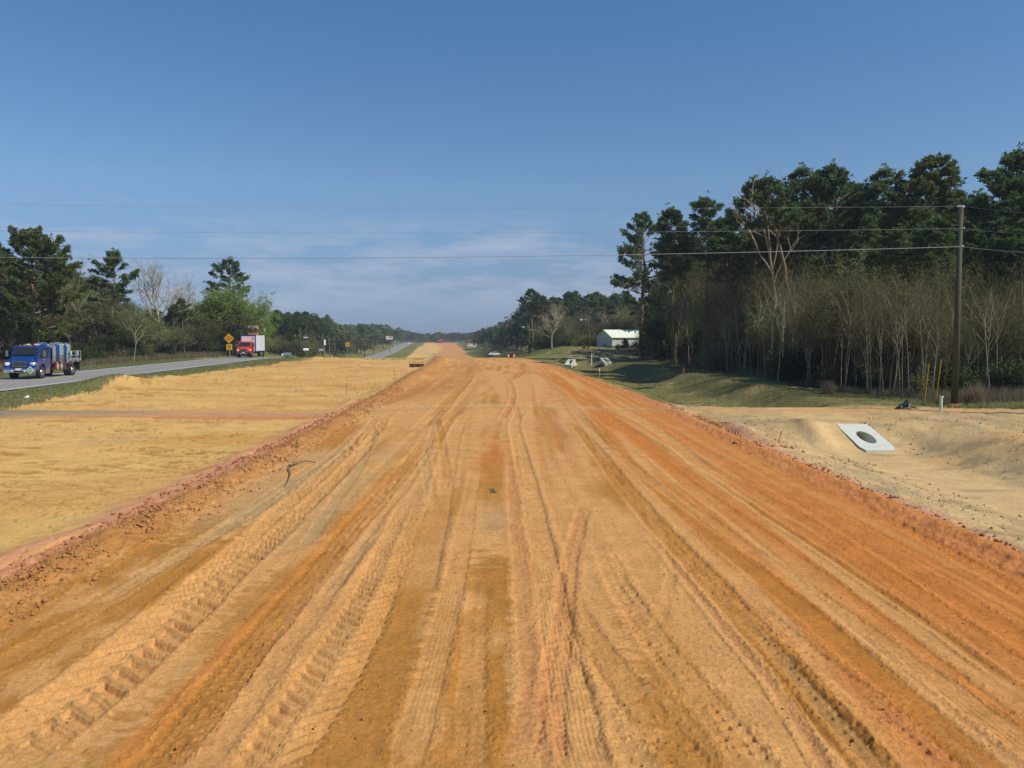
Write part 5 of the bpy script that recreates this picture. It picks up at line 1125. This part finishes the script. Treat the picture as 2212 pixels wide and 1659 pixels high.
# ------------------------------------------------------------------ culvert end slabs
def headwall(X, Y, zlow, zhigh, W_, L_, label, rz=0, hr=.29):
    o = empty('culvert_end', (X, Y, 0), rz, label, 'concrete culvert end')
    dz = zhigh-zlow; n = 28; th = .06
    rot = math.atan2(dz, L_)
    ring = []; outer = []
    cx_, cy_ = 0, .48*L_
    for i in range(n):
        a = 2*math.pi*i/n; ring.append((cx_+hr*math.cos(a), cy_+hr*1.9*math.sin(a)))
    def clipo(a):
        dx, dy = math.cos(a), math.sin(a); hw, y0, y1 = W_/2, 0, L_; t = 1e9
        if abs(dx) > 1e-6: t = min(t, (hw if dx > 0 else -hw)/dx)
        if abs(dy) > 1e-6: t = min(t, ((y1-cy_) if dy > 0 else (y0-cy_))/dy)
        return dx*t, cy_+dy*t
    outer = [clipo(2*math.pi*i/n) for i in range(n)]
    zf_ = lambda y: zlow+dz*y/L_
    vs = []; 
    for (x, y) in outer: vs.append((x, y, zf_(y)+th))
    for (x, y) in ring: vs.append((x, y, zf_(y)+th))
    for (x, y) in outer: vs.append((x, y, zf_(y)-.35))
    for (x, y) in ring: vs.append((x*.97, y+1.6, zf_(y)-.35-.25*y/L_))
    fs = []
    for i in range(n):
        j = (i+1) % n
        fs += [(i, j, n+j, n+i), (2*n+i, 2*n+j, j, i), (n+i, n+j, 3*n+j, 3*n+i)]
    s_ = MB().add(vs, fs).build('slab', M['conc'], o)
    MB().add([(x*1.0, y+1.55, zf_(y)-.36-.25*y/L_) for x, y in ring], [tuple(range(n))]).build('pipe_shadow_end', M['black'], o).name = 'pipe_shade_disc'  # black disc closing the pipe, painting the darkness deep inside it
    return o
headwall(13.45, 28.5, -.80, -.10, 1.28, 2.35, 'pale concrete culvert end slab with an oval opening in the near ditch', rz=.03)
Xa = at(1226, 788, 112)[0]; za = hz(Xa, 112); headwall(Xa, 111, at(1226, 789, 111)[1], at(1226, 780, 112)[1]+.2, 1.25, 1.35, 'left of two small concrete culvert ends in the grassy ditch', rz=-.5, hr=.32)
Xa = at(1314, 783, 108)[0]; headwall(Xa, 108, at(1314, 784, 108)[1], at(1314, 777, 109)[1]+.2, 1.25, 1.3, 'right of two small concrete culvert ends, below the shed', rz=.4, hr=.32)
for px, Y, lab in ((1044, 470, 'distant concrete culvert end on the green slope, lower one'), (1026, 520, 'distant concrete culvert end on the green slope, upper one')):
    Xa = at(px, 750, Y)[0]; za = hz(Xa, Y); headwall(Xa, Y, za+.1, za+1.3, 2.6, 3, lab, rz=-.3, hr=.5)

# ------------------------------------------------------------------ shed
u_ = Vector((.942, .337)); v_ = Vector((-.337, .942)); Wd, Ln_ = 7.4, 13.0
Sx, Sy = at(1322, 762, 165)[0], 165.0; sz = at(1322, 763, 165)[1]; eh = at(1322, 728, 165)[1]-sz; rh = eh+at(1305, 712, 168)[1]-at(1305, 728, 168)[1]
sh = empty('metal_shed', (Sx, Sy, sz-.1), math.atan2(u_.y, u_.x), 'white metal barn with a pale lichened gable roof beside the right wood', 'shed')
# local x along the long wall, y along the gable
w1 = MB(); w1.box((Ln_/2, .05, eh/2), (Ln_, .1, eh)).build('front_wall', M['shedw'], sh)
MB().box((Ln_/2, Wd-.05, eh/2), (Ln_, .1, eh)).build('rear_wall', M['shedw'], sh)
for x_ in (0, Ln_-.1):
    MB().add([(x_, .1, 0), (x_, Wd-.1, 0), (x_, Wd-.1, eh), (x_, Wd/2, rh), (x_, .1, eh), (x_+.1, .1, 0), (x_+.1, Wd-.1, 0), (x_+.1, Wd-.1, eh), (x_+.1, Wd/2, rh), (x_+.1, .1, eh)],
             [(0, 1, 2, 3, 4), (9, 8, 7, 6, 5), (0, 5, 6, 1), (1, 6, 7, 2), (2, 7, 8, 3), (3, 8, 9, 4), (4, 9, 5, 0)]).build('gable_wall', M['shedw'], sh)
nrib = 30
fr_ = bpy.data.objects
for i in range(nrib): MB().box((Ln_*(i+.5)/nrib, -.015, eh/2), (.05, .03, eh)).build('wall_rib', M['shedw'], sh)
for i in range(14): MB().box((-.015, Wd*(i+.5)/14, (eh-.1)/2), (.03, .05, eh-.1)).build('wall_rib', M['shedw'], sh)
for s in (0, 1):
    y0, y1 = (-.3, Wd/2) if s == 0 else (Wd+.3, Wd/2); z0_ = eh-.3*(rh-eh)/(Wd/2)
    rf_ = MB().slab([(-.25, y0, z0_+.04), (Ln_+.25, y0, z0_+.04), (Ln_+.25, y1, rh+.04), (-.25, y1, rh+.04)], .06, (0, -(rh-eh) if s == 0 else (rh-eh), Wd/2)).build('roof_panel', M['roof'], sh)
    for i in range(14):
        x_ = -.2+(Ln_+.4)*i/13; MB().slab([(x_, y0, z0_+.105), (x_+.05, y0, z0_+.105), (x_+.05, y1, rh+.105), (x_, y1, rh+.105)], .03, (0, 0, 1)).build('roof_seam', M['roof'], rf_)
MB().box((-.01, Wd*.45, 1.1), (.04, 1.1, 2.1)).build('door', M['grey'], sh)
# bushes close by the shed
for px, Y, top, kd, lab in ((1335, 150, 738, 'bush0', 'dark bush before the shed corner'), (1352, 146, 728, 'leaf2', 'dark evergreen bush covering the right end of the shed'), (1372, 150, 735, 'leaf2', 'low evergreen behind the lone pine trunk'), (1290, 158, 752, 'bush3', 'brown weeds at the shed gable'), (1262, 150, 742, 'bush1', 'olive bush left of the lamp pole'), (1240, 160, 730, 'leaf1', 'olive green tree left of the lamp pole'), (1405, 118, 700, 'leaf2', 'dark evergreen right of the lone pine'), (1425, 108, 660, 'leaf2', 'conical dark evergreen at the left end of the right wood')):
    tpx(kd, px, Y, top, lab, parts=True, cat='shrub')
# low grey outbuilding behind the left bare trees
Xo = at(322, 757, 185)[0]; zo = hz(Xo, 185)
ob = empty('outbuilding', (Xo, 185, zo), .1, 'low grey outbuilding glimpsed behind the large bare tree', 'shed')
MB().box((0, 0, 1.1), (8.5, 4, 2.2)).build('wall', M['shedw'], ob); MB().prism([(-4.6, 2.2), (-4.6, 2.35), (0, 3.0), (4.6, 2.35), (4.6, 2.2)], -2.3, 2.3).build('roof', M['grey'], ob)
# far lawn house
Xo = at(1022, 748, 560)[0]
ob = empty('farmhouse', (Xo, 560, hz(Xo, 560)), .2, 'tiny dark roofed house at the far end right of the road', 'house')
MB().box((0, 0, 1.4), (9, 7, 2.8)).build('wall', M['pinkw'], ob); MB().add([(-5, -4, 2.8), (5, -4, 2.8), (5, 4, 2.8), (-5, 4, 2.8), (-5, 0, 5), (5, 0, 5)], [(0, 1, 5, 4), (3, 4, 5, 2), (0, 4, 3), (1, 2, 5), (0, 3, 2, 1)]).build('roof', M['brown'], ob)
# root and stick left on the clay
def stick(pts, r, label):
    P = []
    for (px, py) in pts:
        x, y = gp(px, py); P.append((x, y, hz(x, y)+.03+r))
    T = TB(); T.tube(P, np.linspace(r, r*.4, len(P)), 6); tag(put('fallen_branch', T.mesh('fallen_branch', [M['stick']])), label, 'branch')
stick([(625, 1010), (645, 1003), (665, 1000), (682, 1004)], .028, 'dead branch lying on the left part of the dirt road')
stick([(622, 1012), (628, 1025), (624, 1040), (618, 1052)], .02, 'dark root curling down from the dead branch')
x, y = gp(1068, 1063); tag(MB().add([(-.09, 0, 0), (.1, .02, .0), (.03, .1, .02), (0, -.06, .02), (0, .02, .07), (-.14, .03, .06)], [(0, 3, 4), (3, 1, 4), (1, 2, 4), (2, 0, 4), (0, 4, 5)]).build('clod', M['stick'], loc=(x, y, .01)), 'single dark lump lying mid road', 'clod')

# ------------------------------------------------------------------ tell look-alike neighbours apart by their order from the left
ORD = ['first', 'second', 'third', 'fourth', 'fifth', 'sixth', 'seventh', 'eighth', 'ninth', 'tenth', 'eleventh', 'twelfth', 'thirteenth', 'fourteenth', 'fifteenth', 'sixteenth', 'seventeenth', 'eighteenth', 'nineteenth', 'twentieth']
seen = {}
for o in COL.objects:
    if o.parent is None and o.get('group') and o.get('label') and o.type in ('EMPTY', 'MESH'): seen.setdefault((o['group'], o['label']), []).append(o)
for (g, lb), os_ in seen.items():
    if 1 < len(os_) <= 20 and 'beyond' not in lb and len(lb.split()) <= 13:
        os_.sort(key=lambda o: o.location.x/max(o.location.y, 1))
        for i, o in enumerate(os_): o['label'] = lb+', '+ORD[i]+' from left'

for m in list(bpy.data.meshes):
    if m.users == 0: bpy.data.meshes.remove(m)
